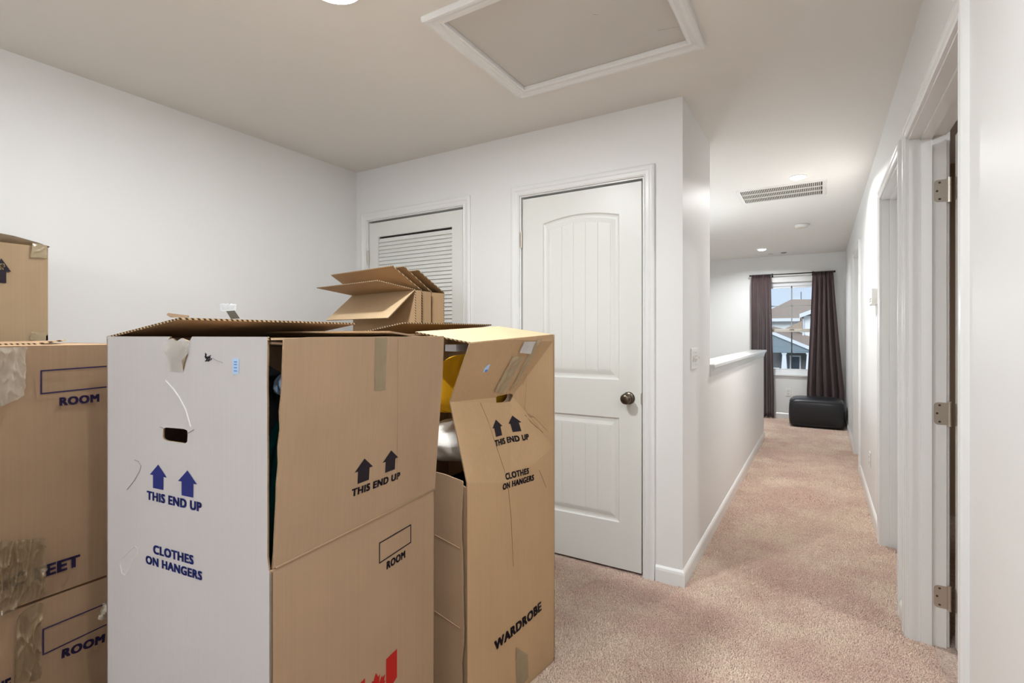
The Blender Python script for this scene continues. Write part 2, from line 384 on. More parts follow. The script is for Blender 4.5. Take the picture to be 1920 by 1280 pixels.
# half wall cap: board with stepped bed moulding wrapping its hall side and its far end
bm = B(); x0, x1, y0, y1 = XC-.12, XC, YE, YH
box(bm, x0-.026, x1+.030, y0, y1+.030, 1.046, 1.070, bev=.004)
o = struct('trim_1', bm, trim_m)
bm = B()
for out, za, zb in ((.020, 1.034, 1.046), (.014, 1.022, 1.034), (.009, 1.008, 1.022), (.005, .992, 1.008)):
    box(bm, x1, x1+out, y0, y1+out, za, zb); box(bm, x0-out, x0, y0, y1+out, za, zb); box(bm, x0, x1, y1, y1+out, za, zb)
struct('bed_moulding', bm, trim_m, o)
# right wall and its door openings
A0, A1, B0, B1_, C0, C1, DT = 1.708, 2.650, 2.895, 3.735, 5.63, 6.44, 2.062
bm = B(); xa, xb = XR, XR+WR
for a, b in ((YR, A0), (A1, B0), (B1_, C0), (C1, YW)): box(bm, xa, xb, a, b, 0, H)
for a, b in ((A0, A1), (B0, B1_), (C0, C1)): box(bm, xa, xb, a, b, DT+.012, H)
struct('wall_right', bm, wall_m)
# dim bedroom past the open door
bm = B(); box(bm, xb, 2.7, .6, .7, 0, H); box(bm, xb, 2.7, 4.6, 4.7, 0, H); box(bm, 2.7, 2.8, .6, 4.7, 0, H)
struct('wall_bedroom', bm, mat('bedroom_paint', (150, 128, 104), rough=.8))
struct('wall_bath', box(box(B(), xb, 1.6, 5.2, 5.3, 0, H), xb, 1.6, 6.9, 7.0, 0, H), wall_m)
# window wall
WX0, WX1, WZ0, WZ1 = -.735, .005, .655, 2.045
bm = B()
box(bm, XS-.1, WX0, YW, YW+.15, -.12, H); box(bm, WX1, XR+.1, YW, YW+.15, -.12, H); box(bm, WX0, WX1, YW, YW+.15, -.12, WZ0); box(bm, WX0, WX1, YW, YW+.15, WZ1, H)
struct('wall_window', bm, wall_m)

# baseboards
struct('baseboard_back', baseboard(B(), [(D1[1]+.072, YB), (XC, YB), (XC, YH), (XC-.12, YH)],
       [(0, -1), (1, -1), (1, 1), (-1, 1)]), trim_m)
bm = baseboard(B(), [(D2[1]+.072, YB), (D1[0]-.072, YB)], [(0, -1), (0, -1)]); baseboard(bm, [(XL, YB), (D2[0]-.072, YB)], [(0, -1), (0, -1)])
struct('baseboard_closets', bm, trim_m)
struct('baseboard_left', baseboard(B(), [(XL, YR), (XL, YB)], [(1, 0), (1, 0)]), trim_m)
bm = B()
for a, b in ((YR, A0-.066), (A1+.066, B0-.066), (B1_+.066, C0-.066), (C1+.066, YW)): baseboard(bm, [(XR, a), (XR, b)], [(-1, 0), (-1, 0)])
struct('baseboard_right', bm, trim_m)
struct('baseboard_window', baseboard(B(), [(XS, YW), (XR, YW)], [(0, -1), (0, -1)]), trim_m)

pile()
# door linings and casings
X_, Y_, Z_ = V((1, 0, 0)), V((0, 1, 0)), V((0, 0, 1))
def lining_y(bm, d):        # opening in the closet wall
    box(bm, d[0]-.012, d[0]-.004, YB, YB+T, 0, d[2]+.012); box(bm, d[1]+.004, d[1]+.012, YB, YB+T, 0, d[2]+.012); box(bm, d[0]-.004, d[1]+.004, YB, YB+T, d[2]+.005, d[2]+.012)
    box(bm, d[0]-.004, d[0]+.008, YB+.06, YB+.09, 0, d[2]+.005); box(bm, d[1]-.008, d[1]+.004, YB+.06, YB+.09, 0, d[2]+.005); box(bm, d[0], d[1], YB+.06, YB+.09, d[2]-.008, d[2]+.005)
for k, d in ((2, D1), (3, D2)):
    bm = casing(B(), (0, YB, 0), X_, -Y_, d[0]-.008, d[1]+.008, d[2]+.008); lining_y(bm, d); struct('trim_%d' % k, bm, trim_m)
for k, (a, b) in ((4, (A0, A1)), (5, (B0, B1_)), (6, (C0, C1))):
    bm = casing(B(), (XR, 0, 0), Y_, -X_, a, b, DT); casing(bm, (XR+WR, 0, 0), Y_, X_, a, b, DT)
    # jamb boards and door stop
    box(bm, XR, xb, a-.001, a+.006, 0, DT); box(bm, XR, xb, b-.006, b+.001, 0, DT); box(bm, XR, xb, a, b, DT-.006, DT+.012)
    for s0, s1 in ((a+.006, a+.017), (b-.017, b-.006)): box(bm, XR+.038, XR+.074, s0, s1, 0, DT-.006, bev=.002)
    box(bm, XR+.038, XR+.074, a+.006, b-.006, DT-.017, DT-.006)
    struct('trim_%d' % k, bm, trim_m)

# ------------------------------------------------------------------ closet doors
def arch(x0, x1, z0, z1, rise, ins, y, n=14):
    """outline of a panel with an arched head, inset by ins, at depth y"""
    x0 += ins; x1 -= ins; z0 += ins; z1 -= ins; pts = [V((x0, y, z0)), V((x1, y, z0))]
    for i in range(n+1):
        t = i/n; x = x1+(x0-x1)*t; pts.append(V((x, y, z1+rise*(1-(2*t-1)**2))))
    return pts
def door_panel(root, x0, x1, z0, z1, rise, yf, nplank):
    rs = [arch(x0, x1, z0, z1, rise, i, yf+d) for i, d in ((0, 0), (.006, .007), (.014, .009), (.024, .009), (.044, .003), (.047, .0035))]
    bm = rings(B(), rs, cap_last=True); bmesh.ops.recalc_face_normals(bm, faces=bm.faces)
    p = obj('panel', bm, door_m, root)
    a, b = x0+.049, x1-.049; w = (b-a)/nplank; xm, hw = (x0+x1)/2, (x1-x0)/2-.047
    for k in range(nplank):
        xa, xb_ = a+w*k+.0012, a+w*(k+1)-.0012
        top = lambda x: z1-.049+rise*(1-((x-xm)/hw)**2) if rise else z1-.049
        pts = [(xa, z0+.049), (xb_, z0+.049), (xb_, top(xb_)), ((xa+xb_)/2, top((xa+xb_)/2)), (xa, top(xa))]
        rs = [[V((x, yf+.0034, z)) for x, z in pts]]
        cx = (xa+xb_)/2; cz = (z0+z1)/2
        rs.append([V((x+(.0012 if x < cx else (-.0012 if x > cx else 0)), yf+.0014, z)) for x, z in pts])
        q = rings(B(), rs, cap_last=True); bmesh.ops.recalc_face_normals(q, faces=q.faces)
        obj('plank', q, door_m, p)
def hinge_y(root, x, y, z, side):     # knuckle of a closed door's hinge on a wall facing -Y
    bm = B(); cyl(bm, (x, y-.006, z), .0055, .088); cyl(bm, (x, y-.006, z+.046), .0062, .006); cyl(bm, (x, y-.006, z-.046), .0062, .006)
    for k in (-2, -1, 1, 2): cyl(bm, (x, y-.006, z+k*.0175), .0058, .0012)
    box(bm, x-.014, x+.002, y-.003, y+.002, z-.044, z+.044)
    return obj('hinge', bm, nickel, root)
yf = YB+.006
r1 = sroot('door_1', ((D1[0]+D1[1])/2, yf, 0))
x0, x1 = D1[0]+.0045, D1[1]-.0045; P1 = (-1.372, -.914, 1.014, 1.895, .030); P2 = (-1.372, -.914, .256, .812, 0)
outl = [(x0, .013), (x1, .013), (x1, 2.053), (x0, 2.053)]
hl = [[(p.x, p.z) for p in arch(*q[:4], q[4], 0, 0)] for q in (P1, P2)]
bm = panel_bm(outl, hl, (0, yf, 0), X_, Z_, .035)
obj('slab', bm, door_m, r1)
obj('core', box(B(), x0+.05, x1-.05, yf+.02, yf+.03, .1, 2.0), door_m, r1)
door_panel(r1, *P1, yf, 5); door_panel(r1, *P2, yf, 5)
for z in (1.815, 1.06, .22): hinge_y(r1, D1[0]+.0005, YB+.002, z, -1)
kb = lathe(B(), [(.033, 0), (.033, .004), (.028, .008), (.012, .011), (.011, .030), (.018, .036), (.027, .044), (.0285, .054), (.025, .062), (.014, .067), (.002, .068)], (-.862, yf, .921), V((0, -1, 0)))
k = obj('door_handle', kb, pewter, r1, smooth=True, label='round dark pewter knob')
obj('latch', box(B(), D1[1]-.006, D1[1]+.003, YB-.001, YB+.008, .895, .95), nickel, r1)
# louvred door
r2 = sroot('door_2', ((D2[0]+D2[1])/2, yf, 0)); x0, x1 = D2[0]+.004, D2[1]-.004
LX0, LX1 = -2.697, -2.033; U0, U1, Q0, Q1 = 1.10, 1.952, .24, .98
bm = panel_bm([(x0, .013), (x1, .013), (x1, 2.053), (x0, 2.053)], [[(LX0, U0), (LX1, U0), (LX1, U1), (LX0, U1)], [(LX0, Q0), (LX1, Q0), (LX1, Q1), (LX0, Q1)]], (0, yf, 0), X_, Z_, .035)
obj('frame', bm, door_m, r2)
sl_me = None
for z0, z1 in ((U0, U1), (Q0, Q1)):
    z = z0+.012
    while z < z1-.006:
        if sl_me is None:
            b_ = box(B(), LX0, LX1, -.0155, .0155, -.0032, .0032); b_.transform(Matrix.Rotation(math.radians(66), 4, 'X'))
            sl_me = bpy.data.meshes.new('slat'); b_.to_mesh(sl_me); b_.free(); sl_me.materials.append(door_m)
        s = bpy.data.objects.new('slat', sl_me); C.objects.link(s); s.parent = r2
        s.location = V((0, yf+.0165, z))-r2.location; z += .0262
obj('backing', box(B(), LX0-.02, LX1+.02, yf+.036, yf+.04, Q0-.02, U1+.02), mat('closet_dark', (60, 56, 50)), r2)  # dark sheet standing for the closet's shade behind the slats
for z in (1.81, 1.06, .22): hinge_y(r2, D2[0]+.0005, YB+.002, z, -1)

# ------------------------------------------------------------------ right hand doors
# door_3 stands open into the dim bedroom, hinged on the far jamb
r3 = sroot('door_3', (xb+.010, A1-.006, 0))
ang = math.radians(2)
MD = Matrix.Translation((xb+.010, A1-.008, 0)) @ Matrix.Rotation(ang, 4, 'Z')
bm = box(B(), .016, .886, -.037, -.002, .015, 2.045); bm.transform(MD); obj('slab', bm, door_m, r3)
def leafed_hinge(root, z):
    # leaf let into the jamb, knuckle, leaf on the door edge, screws
    yj = A1-.006; xk = xb+.008
    def leaf(M, w):
        pts = []; r = .014; hz = .0445
        for i in range(7): a = PI/2+i*PI/12; pts.append((-w+r+r*math.cos(a), hz-r+r*math.sin(a)))
        for i in range(7): a = PI+i*PI/12; pts.append((-w+r+r*math.cos(a), -hz+r+r*math.sin(a)))
        pts += [(0, -hz), (0, hz)]
        b_ = B(); f = b_.faces.new([b_.verts.new((p[0], 0, p[1])) for p in pts]); q = bmesh.ops.extrude_face_region(b_, geom=[f])
        for v in q['geom']:
            if isinstance(v, bmesh.types.BMVert): v.co.y -= .002
        bmesh.ops.recalc_face_normals(b_, faces=b_.faces); b_.transform(M); return b_
    b_ = leaf(Matrix.Translation((xk, yj, z)), .048)
    cyl(b_, (xk, yj-.005, z), .006, .089, seg=16)
    for kz in (-.0267, -.0089, .0089, .0267): cyl(b_, (xk, yj-.005, z+kz), .0066, .0014, seg=16)
    cyl(b_, (xk, yj-.005, z+.047), .0068, .005, seg=16); cyl(b_, (xk, yj-.005, z-.047), .0068, .005, seg=16)
    h = obj('hinge', b_, nickel, root)
    # the second leaf lies on the hinge edge of the opened door
    q = leaf(Matrix.Translation((xk+.0165, yj-.004, z)) @ Matrix.Rotation(PI/2, 4, 'Z'), .030); obj('leaf', q, nickel, h)
    for (dx, dz) in ((-.030, .033), (-.038, 0), (-.030, -.033)):
        s = B(); cyl(s, (xk+dx, yj-.0022, z+dz), .0042, .0012, 'Y', seg=14); sc_ = obj('screw', s, pewter, h)
for z in (1.832, .938, .203): leafed_hinge(r3, z)
# closed flush panel doors further down the hall
for k, (a, b) in ((4, (B0, B1_)), (5, (C0, C1))):
    r = sroot('door_%d' % k, (XR+.076, (a+b)/2, 0)); xf = XR+.076
    w = b-a-.02; fr = [(.0, .015), (w, .015), (w, 2.05), (0, 2.05)]
    hh = [[(.13, 1.02), (w-.13, 1.02), (w-.13, 1.9), (.13, 1.9)], [(.13, .25), (w-.13, .25), (w-.13, .82), (.13, .82)]]
    obj('slab', panel_bm(fr, hh, (xf, b-.01, 0), -Y_, Z_, .035), door_m, r)
    for q in hh:
        ctr = V((sum(p[0] for p in q)/4, sum(p[1] for p in q)/4, 0))
        rs = []
        for ins, dd in ((0, 0), (.012, .008), (.022, .008), (.04, .003)):
            rs.append([V((xf+dd, b-.01-(p[0]+(ins if p[0] < ctr.x else -ins)), p[1]+(ins if p[1] < ctr.y else -ins))) for p in q])
        bm = rings(B(), rs); bmesh.ops.recalc_face_normals(bm, faces=bm.faces); obj('panel', bm, door_m, r)
    obj('door_handle', lathe(B(), [(.031, 0), (.031, .005), (.011, .010), (.011, .03), (.027, .042), (.026, .06), (.003, .066)], (xf, a+.075, .93), V((-1, 0, 0))), pewter, r, smooth=True, label='round dark pewter knob')

# ------------------------------------------------------------------ window and the view
w1 = sroot('window_1', ((WX0+WX1)/2, YW+.06, WZ0)); ya, yb = YW+.05, YW+.11
vinyl = mat('vinyl_frame', (232, 234, 236), rough=.35)
obj('window_frame', casing(B(), (0, ya, 0), X_, -Y_, WX0+.062, WX1-.062, WZ1-.062, bot=WZ0+.062, closed=True, prof=[(0, -.05), (0, 0), (.012, .004), (.05, .006), (.062, .006), (.062, -.05)]), vinyl, w1)
bm = B(); fx0, fx1 = WX0+.062, WX1-.062; zm = 1.318
casing(bm, (0, ya+.012, 0), X_, -Y_, fx0+.026, fx1-.026, WZ1-.088, bot=zm+.02, closed=True, prof=[(0, -.02), (0, 0), (.026, .0), (.026, -.02)])
obj('upper_sash', bm, vinyl, w1)
bm = casing(B(), (0, ya+.002, 0), X_, -Y_, fx0+.026, fx1-.026, zm-.022, bot=WZ0+.088, closed=True, prof=[(0, -.02), (0, 0), (.026, .0), (.026, -.02)])
obj('lower_sash', bm, vinyl, w1)
obj('meeting_rail', box(B(), fx0, fx1, ya-.008, ya+.03, zm-.024, zm+.024, bev=.003), mat('taupe_rail', (196, 190, 178), rough=.4), w1)
obj('lock', box(box(B(), -.395, -.335, ya-.022, ya-.006, zm+.016, zm+.028, bev=.002), -.375, -.355, ya-.03, ya-.01, zm+.024, zm+.034), mat('taupe_rail', (0, 0, 0)), w1)
mun = mat('muntin_bar', (150, 150, 146), rough=.5)
xm = (fx0+fx1)/2
obj('muntin', box(B(), xm-.008, xm+.008, ya+.012, ya+.024, zm, WZ1-.062), mun, w1); obj('muntin', box(B(), xm-.008, xm+.008, ya+.006, ya+.018, WZ0+.062, zm), mun, w1)
obj('muntin', box(B(), fx0, fx1, ya+.012, ya+.022, 1.682, 1.694), mun, w1)
obj('pane', box(B(), fx0, fx1, ya+.016, ya+.020, zm, WZ1-.062), glass, w1); obj('pane', box(B(), fx0, fx1, ya+.006, ya+.010, WZ0+.062, zm), glass, w1)
obj('window_sill', box(B(), WX0-.02, WX1+.02, YW-.022, YW+.06, WZ0-.018, WZ0+.006, bev=.004), trim_m, w1)
bm = box(B(), -1.70, -1.62, .002, .006, .35, .47)
# neighbour's house across the street
HYY = 44.0
def fp(px, py, dy=0):
    r = ray(px, py); return EYE+r*((HYY+dy)/r.y)
siding = mat('blue_grey_siding', (150, 163, 172), rough=.8); white_s = mat('white_siding', (244, 246, 248), rough=.8)
shingle = mat('tan_shingles', (178, 154, 134), rough=.95, var=.25, vscale=9); white_t = mat('white_house_trim', (238, 240, 244), rough=.7)
porch_m = mat('porch_wall', (118, 118, 120), rough=.9); stone_m = mat('tan_stone', (150, 140, 128), rough=.95, var=.3, vscale=6)
gz = -3.0
hs = thing('house', 'grey and white two storey house with tan shingle roofs seen through the window', 'house', (fp(1484, 640).x, HYY, gz))
def X(px, dy=0): return fp(px, 640, dy).x
def Zp(px, py, dy=0): return fp(px, py, dy).z
# back volume, upper storey, white walls
zz = Zp(1484, 597, 5)
obj('upper_wall', box(B(), X(1415, 5), X(1504, 5), HYY+5, HYY+10, gz, Zp(1484, 597, 5)), white_s, hs)
obj('wing_wall', box(B(), X(1507, 3.5), X(1560, 3.5), HYY+3.5, HYY+10, gz, Zp(1507, 592, 3.5)), white_s, hs)
e0, e1, r0 = fp(1410, 597, 4.5), fp(1560, 597, 4.5), fp(1484, 561, 8.5); r1_ = fp(1560, 561, 8.5)
bm = B(); sheet(bm, [e0, e1, r1_, r0], .2, (0, 0, 0)); sheet(bm, [e0, r0, V((r0.x, HYY+12, r0.z)), V((e0.x, HYY+12.5, e0.z))], .2, (0, 0, 0)); obj('upper_roof', bm, shingle, hs)
obj('fascia', box(B(), e0.x, X(1500, 4.4), HYY+4.3, HYY+4.45, e0.z-.28, e0.z-.02), white_t, hs)
g0, g1 = fp(1499, 596, 3), fp(1560, 574, 3)
bm = B(); sheet(bm, [g0, g1, g1+V((0, 0, .32)), g0+V((0, 0, .32))], -.25, (0, 0, 0)); obj('rake_board', bm, white_t, hs)
bm = B(); sheet(bm, [g0+V((0, 0, .3)), g1+V((0, 0, .3)), g1+V((0, 4, .3)), g0+V((0, 4, .3))], .12, (0, 0, 0)); obj('wing_roof', bm, shingle, hs)
obj('corner_board', box(B(), X(1504.5, 3.4), X(1507.5, 3.4), HYY+3.3, HYY+3.5, gz, Zp(1507, 597, 3.4)), white_t, hs)
s0, s1, s2 = fp(1470, 617, 3), fp(1504, 601, 3.2), fp(1504, 617, 3)
bm = B(); sheet(bm, [s0, s2, s1], .15, (0, 0, 0)); obj('lower_roof', bm, shingle, hs)
# front gable over the porch
a0, a1 = fp(1436, 619, 0), fp(1524, 655, 0)
bm = B(); sheet(bm, [a0+V((0, 0, -.02)), V((a1.x, HYY, a1.z)), a1+V((1.5, 0, -.65)), a1+V((1.5, 4, 1.1)), fp(1524, 628, 4), fp(1450, 612, 4)], .15, (0, 0, 0)); obj('porch_roof', bm, shingle, hs)
bm = B(); sheet(bm, [a0+V((0, -.1, -.12)), a1+V((0, -.1, -.12)), a1+V((0, -.1, .14)), a0+V((0, -.1, .14))], -.15, (0, 0, 0)); obj('rake_board', bm, white_t, hs)
bm = B(); sheet(bm, [fp(1436, 659), fp(1524, 659), a1, a0], .2, (0, 0, 0)); gw = obj('gable_wall', bm, siding, hs)
for i in range(10):
    py = 629+i*3.2; t = (py-623)/30.
    xr = min(1524, 1452+max(0, t)*72); o_ = box(B(), X(1436), X(xr)-.1, HYY-.03, HYY, Zp(1484, py)-.02, Zp(1484, py)+.005); obj('clapboard', o_, siding, gw)
obj('porch_beam', box(B(), X(1436), X(1528), HYY-.15, HYY+.2, Zp(1484, 661), Zp(1484, 659)), siding, hs)
obj('porch_wall', box(B(), X(1415, 2), X(1560, 2), HYY+2, HYY+2.2, gz, Zp(1484, 655, 2)), porch_m, hs)
dr = obj('front_door', box(B(), X(1484, 1.9), X(1498.5, 1.9), HYY+1.88, HYY+1.96, -2.6, Zp(1490, 669, 1.9)), mat('navy_door', (62, 74, 98), rough=.5), hs)
obj('door_frame', casing(B(), (0, HYY+1.95, 0), X_, -Y_, X(1483.5, 1.95), X(1499, 1.95), Zp(1490, 668.5, 1.95), bot=-2.6, prof=[(0, 0), (0, .1), (.1, .1), (.1, 0)]), white_t, hs)
obj('side_light', box(B(), X(1478.5, 1.9), X(1482, 1.9), HYY+1.9, HYY+1.96, -2.4, Zp(1480, 669, 1.9)), mat('dark_pane', (96, 106, 120), rough=.2), hs)
for pa in (1470.5, 1516.5):
    xc = X(pa); b_ = B(); zt = Zp(pa, 661.5); zb = Zp(pa, 694)
    rings(b_, [[V((xc+sx*w, HYY+sy*w, z)) for sx, sy in ((-1, -1), (1, -1), (1, 1), (-1, 1))] for w, z in ((.20, zb), (.125, zt-.1), (.17, zt-.1), (.17, zt))], True, True)
    bmesh.ops.recalc_face_normals(b_, faces=b_.faces); cl = obj('column', b_, white_t, hs)
    obj('stone_base', box(B(), xc-.3, xc+.3, HYY-.3, HYY+.3, gz, zb), stone_m, cl)
obj('porch_floor', box(B(), X(1436), X(1530), HYY-.3, HYY+2, gz, -2.6), stone_m, hs)
obj('railing_panel', box(B(), X(1446), X(1461), HYY-.05, HYY+.05, Zp(1450, 701), Zp(1450, 689)), white_t, hs)
obj('vent_pipe', cyl(B(), (fp(1502, 556, 8.6).x, HYY+8.6, r0.z+.2), .035, .9), porch_m, hs)
struct('ground', box(B(), -60, 60, YW+3, 120, gz-.2, gz), mat('lawn', (110, 122, 84), rough=1, var=.3, vscale=2))
struct('street', box(B(), -60, 60, 22, 31, gz, gz+.02), mat('asphalt', (112, 112, 112), rough=.95, var=.15, vscale=3))

# ------------------------------------------------------------------ curtains and rod
YC = YW-.075
cloth_m = mat('brown_curtain_cloth', (108, 88, 88), rough=.85, spec=.2, sheen=.4, bump=.1, bscale=400, var=.1, vscale=10)
rod = thing('curtain_rod', 'thin black metal curtain rod above the window', 'curtain rod', (-.37, YC, 2.155))
bm = B(); cyl(bm, (-.371, YC, 2.155), .0085, 1.08, 'X', seg=14); obj('rod', bm, mat('black_metal', (26, 24, 24), rough=.4), rod)
for sx in (-.918, .176): obj('finial', box(B(), sx-.012, sx+.012, YC-.013, YC+.013, 2.142, 2.168, bev=.004), MATS['black_metal'], rod)
for sx in (-.62, -.09): obj('bracket', box(box(B(), sx-.006, sx+.006, YC, YW, 2.145, 2.157), sx-.012, sx+.012, YW-.004, YW, 2.12, 2.18), MATS['black_metal'], rod)
def curtain(x0t, x1t, x0b, x1b, nf, label, seed, zpinch):
    r = random.Random(seed); ph = [r.uniform(-.5, .5) for _ in range(nf+2)]
    def P(s, t):
        z = .028+2.137*t; e = 1-t
        k = min(1, e*1.25)**1.15 if zpinch else e**1.6
        xa = x0t+(x0b-x0t)*k; xe = x1t+(x1b-x1t)*k
        q = s*nf; i = int(min(q, nf-1e-6)); amp = .016+.022*min(1, e*2)
        if t > .9: y0_ = 0; amp *= 1-4*(t-.9)
        wob = .010*math.sin(e*5+ph[i]*6)
        y = YC-.047+amp*.85*math.sin(2*PI*q+ph[0])+.006*math.sin(2*PI*q*2.3+e*3)
        if t > .97: y = YC-.024+.008*math.sin(2*PI*q*2)
        return V((xa+(xe-xa)*s+wob*math.sin(PI*s), y, z))
    bm = slab_from_grid(P, nf*12, 40, .003)
    c_ = obj('curtain', bm, cloth_m, smooth=True); tag(c_, label, 'curtain'); return c_
curtain(-.897, -.632, -.895, -.588, 5, 'brown floor length curtain hanging at the left end of the window rod', 3, True)
curtain(-.095, .160, -.165, .290, 5, 'brown curtain flaring wide behind the black ottoman, right end of the rod', 5, True)

# ------------------------------------------------------------------ ottoman
ott = thing('ottoman', 'black leather cube ottoman on the carpet under the window', 'ottoman', (-.05, 8.17, 0))
leather = mat('black_leather', (30, 31, 34), rough=.33, spec=.5, bump=.25, bscale=160)
bm = box(B(), -.375, .285, 7.91, 8.46, .0, .385)
bmesh.ops.subdivide_edges(bm, edges=bm.edges, cuts=9, use_grid_fill=True)
cx, cy, cz = -.045, 8.185, .19
for v in bm.verts:
    a, b, c_ = (v.co.x-cx)/.33, (v.co.y-cy)/.275, (v.co.z-cz)/.195
    p = 9; n_ = (abs(a)**p+abs(b)**p+abs(c_)**p)**(1/p); m_ = max(abs(a), abs(b), abs(c_)); k_ = m_/n_
    bulge = 1+.035*(1-c_*c_)
    v.co.x = cx+a*k_*.315*bulge; v.co.y = cy+b*k_*.262*bulge; v.co.z = max(.0, cz+c_*k_*.195+(.012*(1-a*a)*(1-b*b) if c_ > .9 else 0))
obj('body', bm, leather, ott, smooth=True)
for z in (.345, .04):
    pts = []
    for i in range(48):
        a = 2*PI*i/48; q = 8; cx_, sy_ = math.cos(a), math.sin(a); n_ = (abs(cx_)**q+abs(sy_)**q)**(1/q)
        pts.append(V((cx+cx_/n_*.316, cy+sy_/n_*.263, z)))
    pts.append(pts[0]); obj('piping', tube(B(), pts, .004, 6), leather, ott, smooth=True)

# ------------------------------------------------------------------ ceiling fittings
lampglow = mat('lamp_lens', (255, 255, 255), rough=.4, emit=((255, 250, 242), 14))
def disc_lamp(x, y, r, z, power, label, name='ceiling_light', group=None, spread=PI, color=(.93, .97, 1)):
    t = thing(name, label, 'light', (x, y, H), group=group)
    obj('trim_ring', lathe(B(), [(r*1.12, 0), (r*1.12, -(H-z)*.5), (r*1.04, -(H-z)), (r*.98, -(H-z))], (x, y, H)), plastic, t, smooth=False)
    obj('lens', lathe(B(), [(r, 0), (r*.97, -.004), (r*.8, -.009), (r*.4, -.013), (.003, -.014)], (x, y, z)), lampglow, t)
    area_lamp((x, y, z-.018), power, r*1.9, t, color=color, spread=spread)
    return t
disc_lamp(-1.392, 1.150, .090, 2.418, L_NOOK, 'bright white disc ceiling light left of the attic hatch')
def fill_globe_lamp(x, y, z, r, power, label):  # unseen globes added to even out the brightness
    t = thing('fill_globe', label, 'light', (x, y, H))
    obj('canopy', lathe(B(), [(.06, 0), (.06, -.01), (.02, -.025), (.003, -.026)], (x, y, H)), plastic, t, smooth=True)
    obj('stem', cyl(B(), (x, y, (H-.02+z+r)/2), .006, H-.02-z-r), nickel, t)
    g_ = B(); bmesh.ops.create_uvsphere(g_, u_segments=24, v_segments=14, radius=r); g_.transform(Matrix.Translation((x, y, z)))
    obj('globe', g_, mat('globe_%d' % power, (255, 255, 255), rough=.4, emit=((240, 248, 255), power/(PI*4*PI*r*r))), t, smooth=True)
fill_globe_lamp(-1.05, -1.65, 1.98, .12, L_REAR_FILL, 'unseen white fill globe added behind the viewer in the loft')
disc_lamp(-.142, 4.384, .052, 2.434, L_HALL, 'round recessed ceiling light beside the return air grille', 'recessed_light', 'recessed lights in the hall ceiling', color=(1, .98, .96), spread=2.75)
disc_lamp(-.691, 7.842, .052, 2.434, L_HALL*.9, 'round recessed ceiling light near the window wall', 'recessed_light', 'recessed lights in the hall ceiling', spread=2.75)
disc_lamp(-.15, .45, .052, 2.434, L_HALL*.55, 'unseen round fill light added behind the viewer where the hall begins', 'recessed_light')  # fill light out of view, added for even brightness
fill_globe_lamp(-1.28, 5.0, 1.45, .12, 26, 'unseen white fill globe added over the stairwell')  # added to light the hall, hidden behind the full wall
disc_lamp(1.5, 2.2, .11, 2.42, 24, 'unseen white disc fill light added in the side bedroom')  # added so the gap beside the open door shows brown
# hatch
hp = sroot('trim_7', ((HX0+HX1)/2, (HY0+HY1)/2, H))
prof = [(0, 0), (0, .012), (.006, .017), (.014, .013), (.028, .0135), (.034, .017), (.046, .021), (.056, .021), (.060, .016), (.060, 0)]
obj('hatch_casing', casing(B(), (0, 0, H), X_, -Z_, HX0, HX1, HY1, bot=HY0, closed=True, prof=prof, up=Y_), trim_m, hp)
obj('hatch_panel', box(B(), HX0+.002, HX1-.002, HY0+.002, HY1-.002, H+.002, H+.014), mat('hatch_paint', (206, 202, 196), rough=.8, var=.03, vscale=3), hp)
sm = mat('scuff', (150, 146, 138), rough=.9)
for (a, b, c_, d_) in ((1233, 1280, 57, 49), (1112, 1124, 27, 28)):
    p, q = onplane(a, c_, (0, 0, H+.0015), Z_), onplane(b, d_, (0, 0, H+.0015), Z_); dd = (q-p).normalized(); nn = dd.cross(Z_)*.0012
    bm = B(); quad(bm, [p-nn, q-nn*.3, q+nn*.3, p+nn]); obj('scuff_mark', bm, sm, hp)
# return grille
VX0, VX1, VY0, VY1 = -.600, .046, 4.560, 5.040
vt = thing('return_grille', 'white return air grille in the hall ceiling with three rows of slots', 'vent', ((VX0+VX1)/2, (VY0+VY1)/2, H))
obj('frame', casing(B(), (0, 0, H), X_, -Z_, VX0+.03, VX1-.03, VY1-.03, bot=VY0+.03, closed=True, up=Y_, prof=[(0, 0), (0, .008), (.022, .008), (.03, .002), (.03, 0)]), plastic, vt)
obj('backing', box(B(), VX0+.03, VX1-.03, VY0+.03, VY1-.03, H-.0014, H-.0004), mat('duct_brown', (96, 84, 70), rough=.9), vt)
for f_ in (1/3, 2/3):
    y = VY0+.03+(VY1-VY0-.06)*f_; obj('crossbar', box(B(), VX0+.03, VX1-.03, y-.007, y+.007, H-.008, H-.001), plastic, vt)
lm = None
for i in range(44):
    x = VX0+.04+i*.01305
    if lm is None:
        b_ = box(B(), -.0022, .0022, VY0+.03, VY1-.03, -.0042, -.0015); lm = bpy.data.meshes.new('louver'); b_.to_mesh(lm); b_.free(); lm.materials.append(plastic)
    s = bpy.data.objects.new('louver', lm); C.objects.link(s); s.parent = vt; s.location = V((x, 0, H))-vt.location
for (px_, py_) in ((-.588, 4.8), (.034, 4.8)): obj('screw', cyl(B(), (px_, py_, H-.0075), .004, .003, seg=10), nickel, vt)
sd = thing('smoke_detector', 'round white smoke detector on the hall ceiling', 'smoke detector', (-.17, 6.30, H))
obj('body', lathe(B(), [(.066, 0), (.066, -.012), (.060, -.028), (.045, -.036), (.003, -.038)], (-.17, 6.30, H)), plastic, sd, smooth=True)
obj('vent_ring', lathe(B(), [(.046, 0), (.046, -.004), (.040, -.006), (.003, -.006)], (-.17, 6.30, H-.033)), mat('cream_plastic', (222, 214, 196), rough=.4), sd)
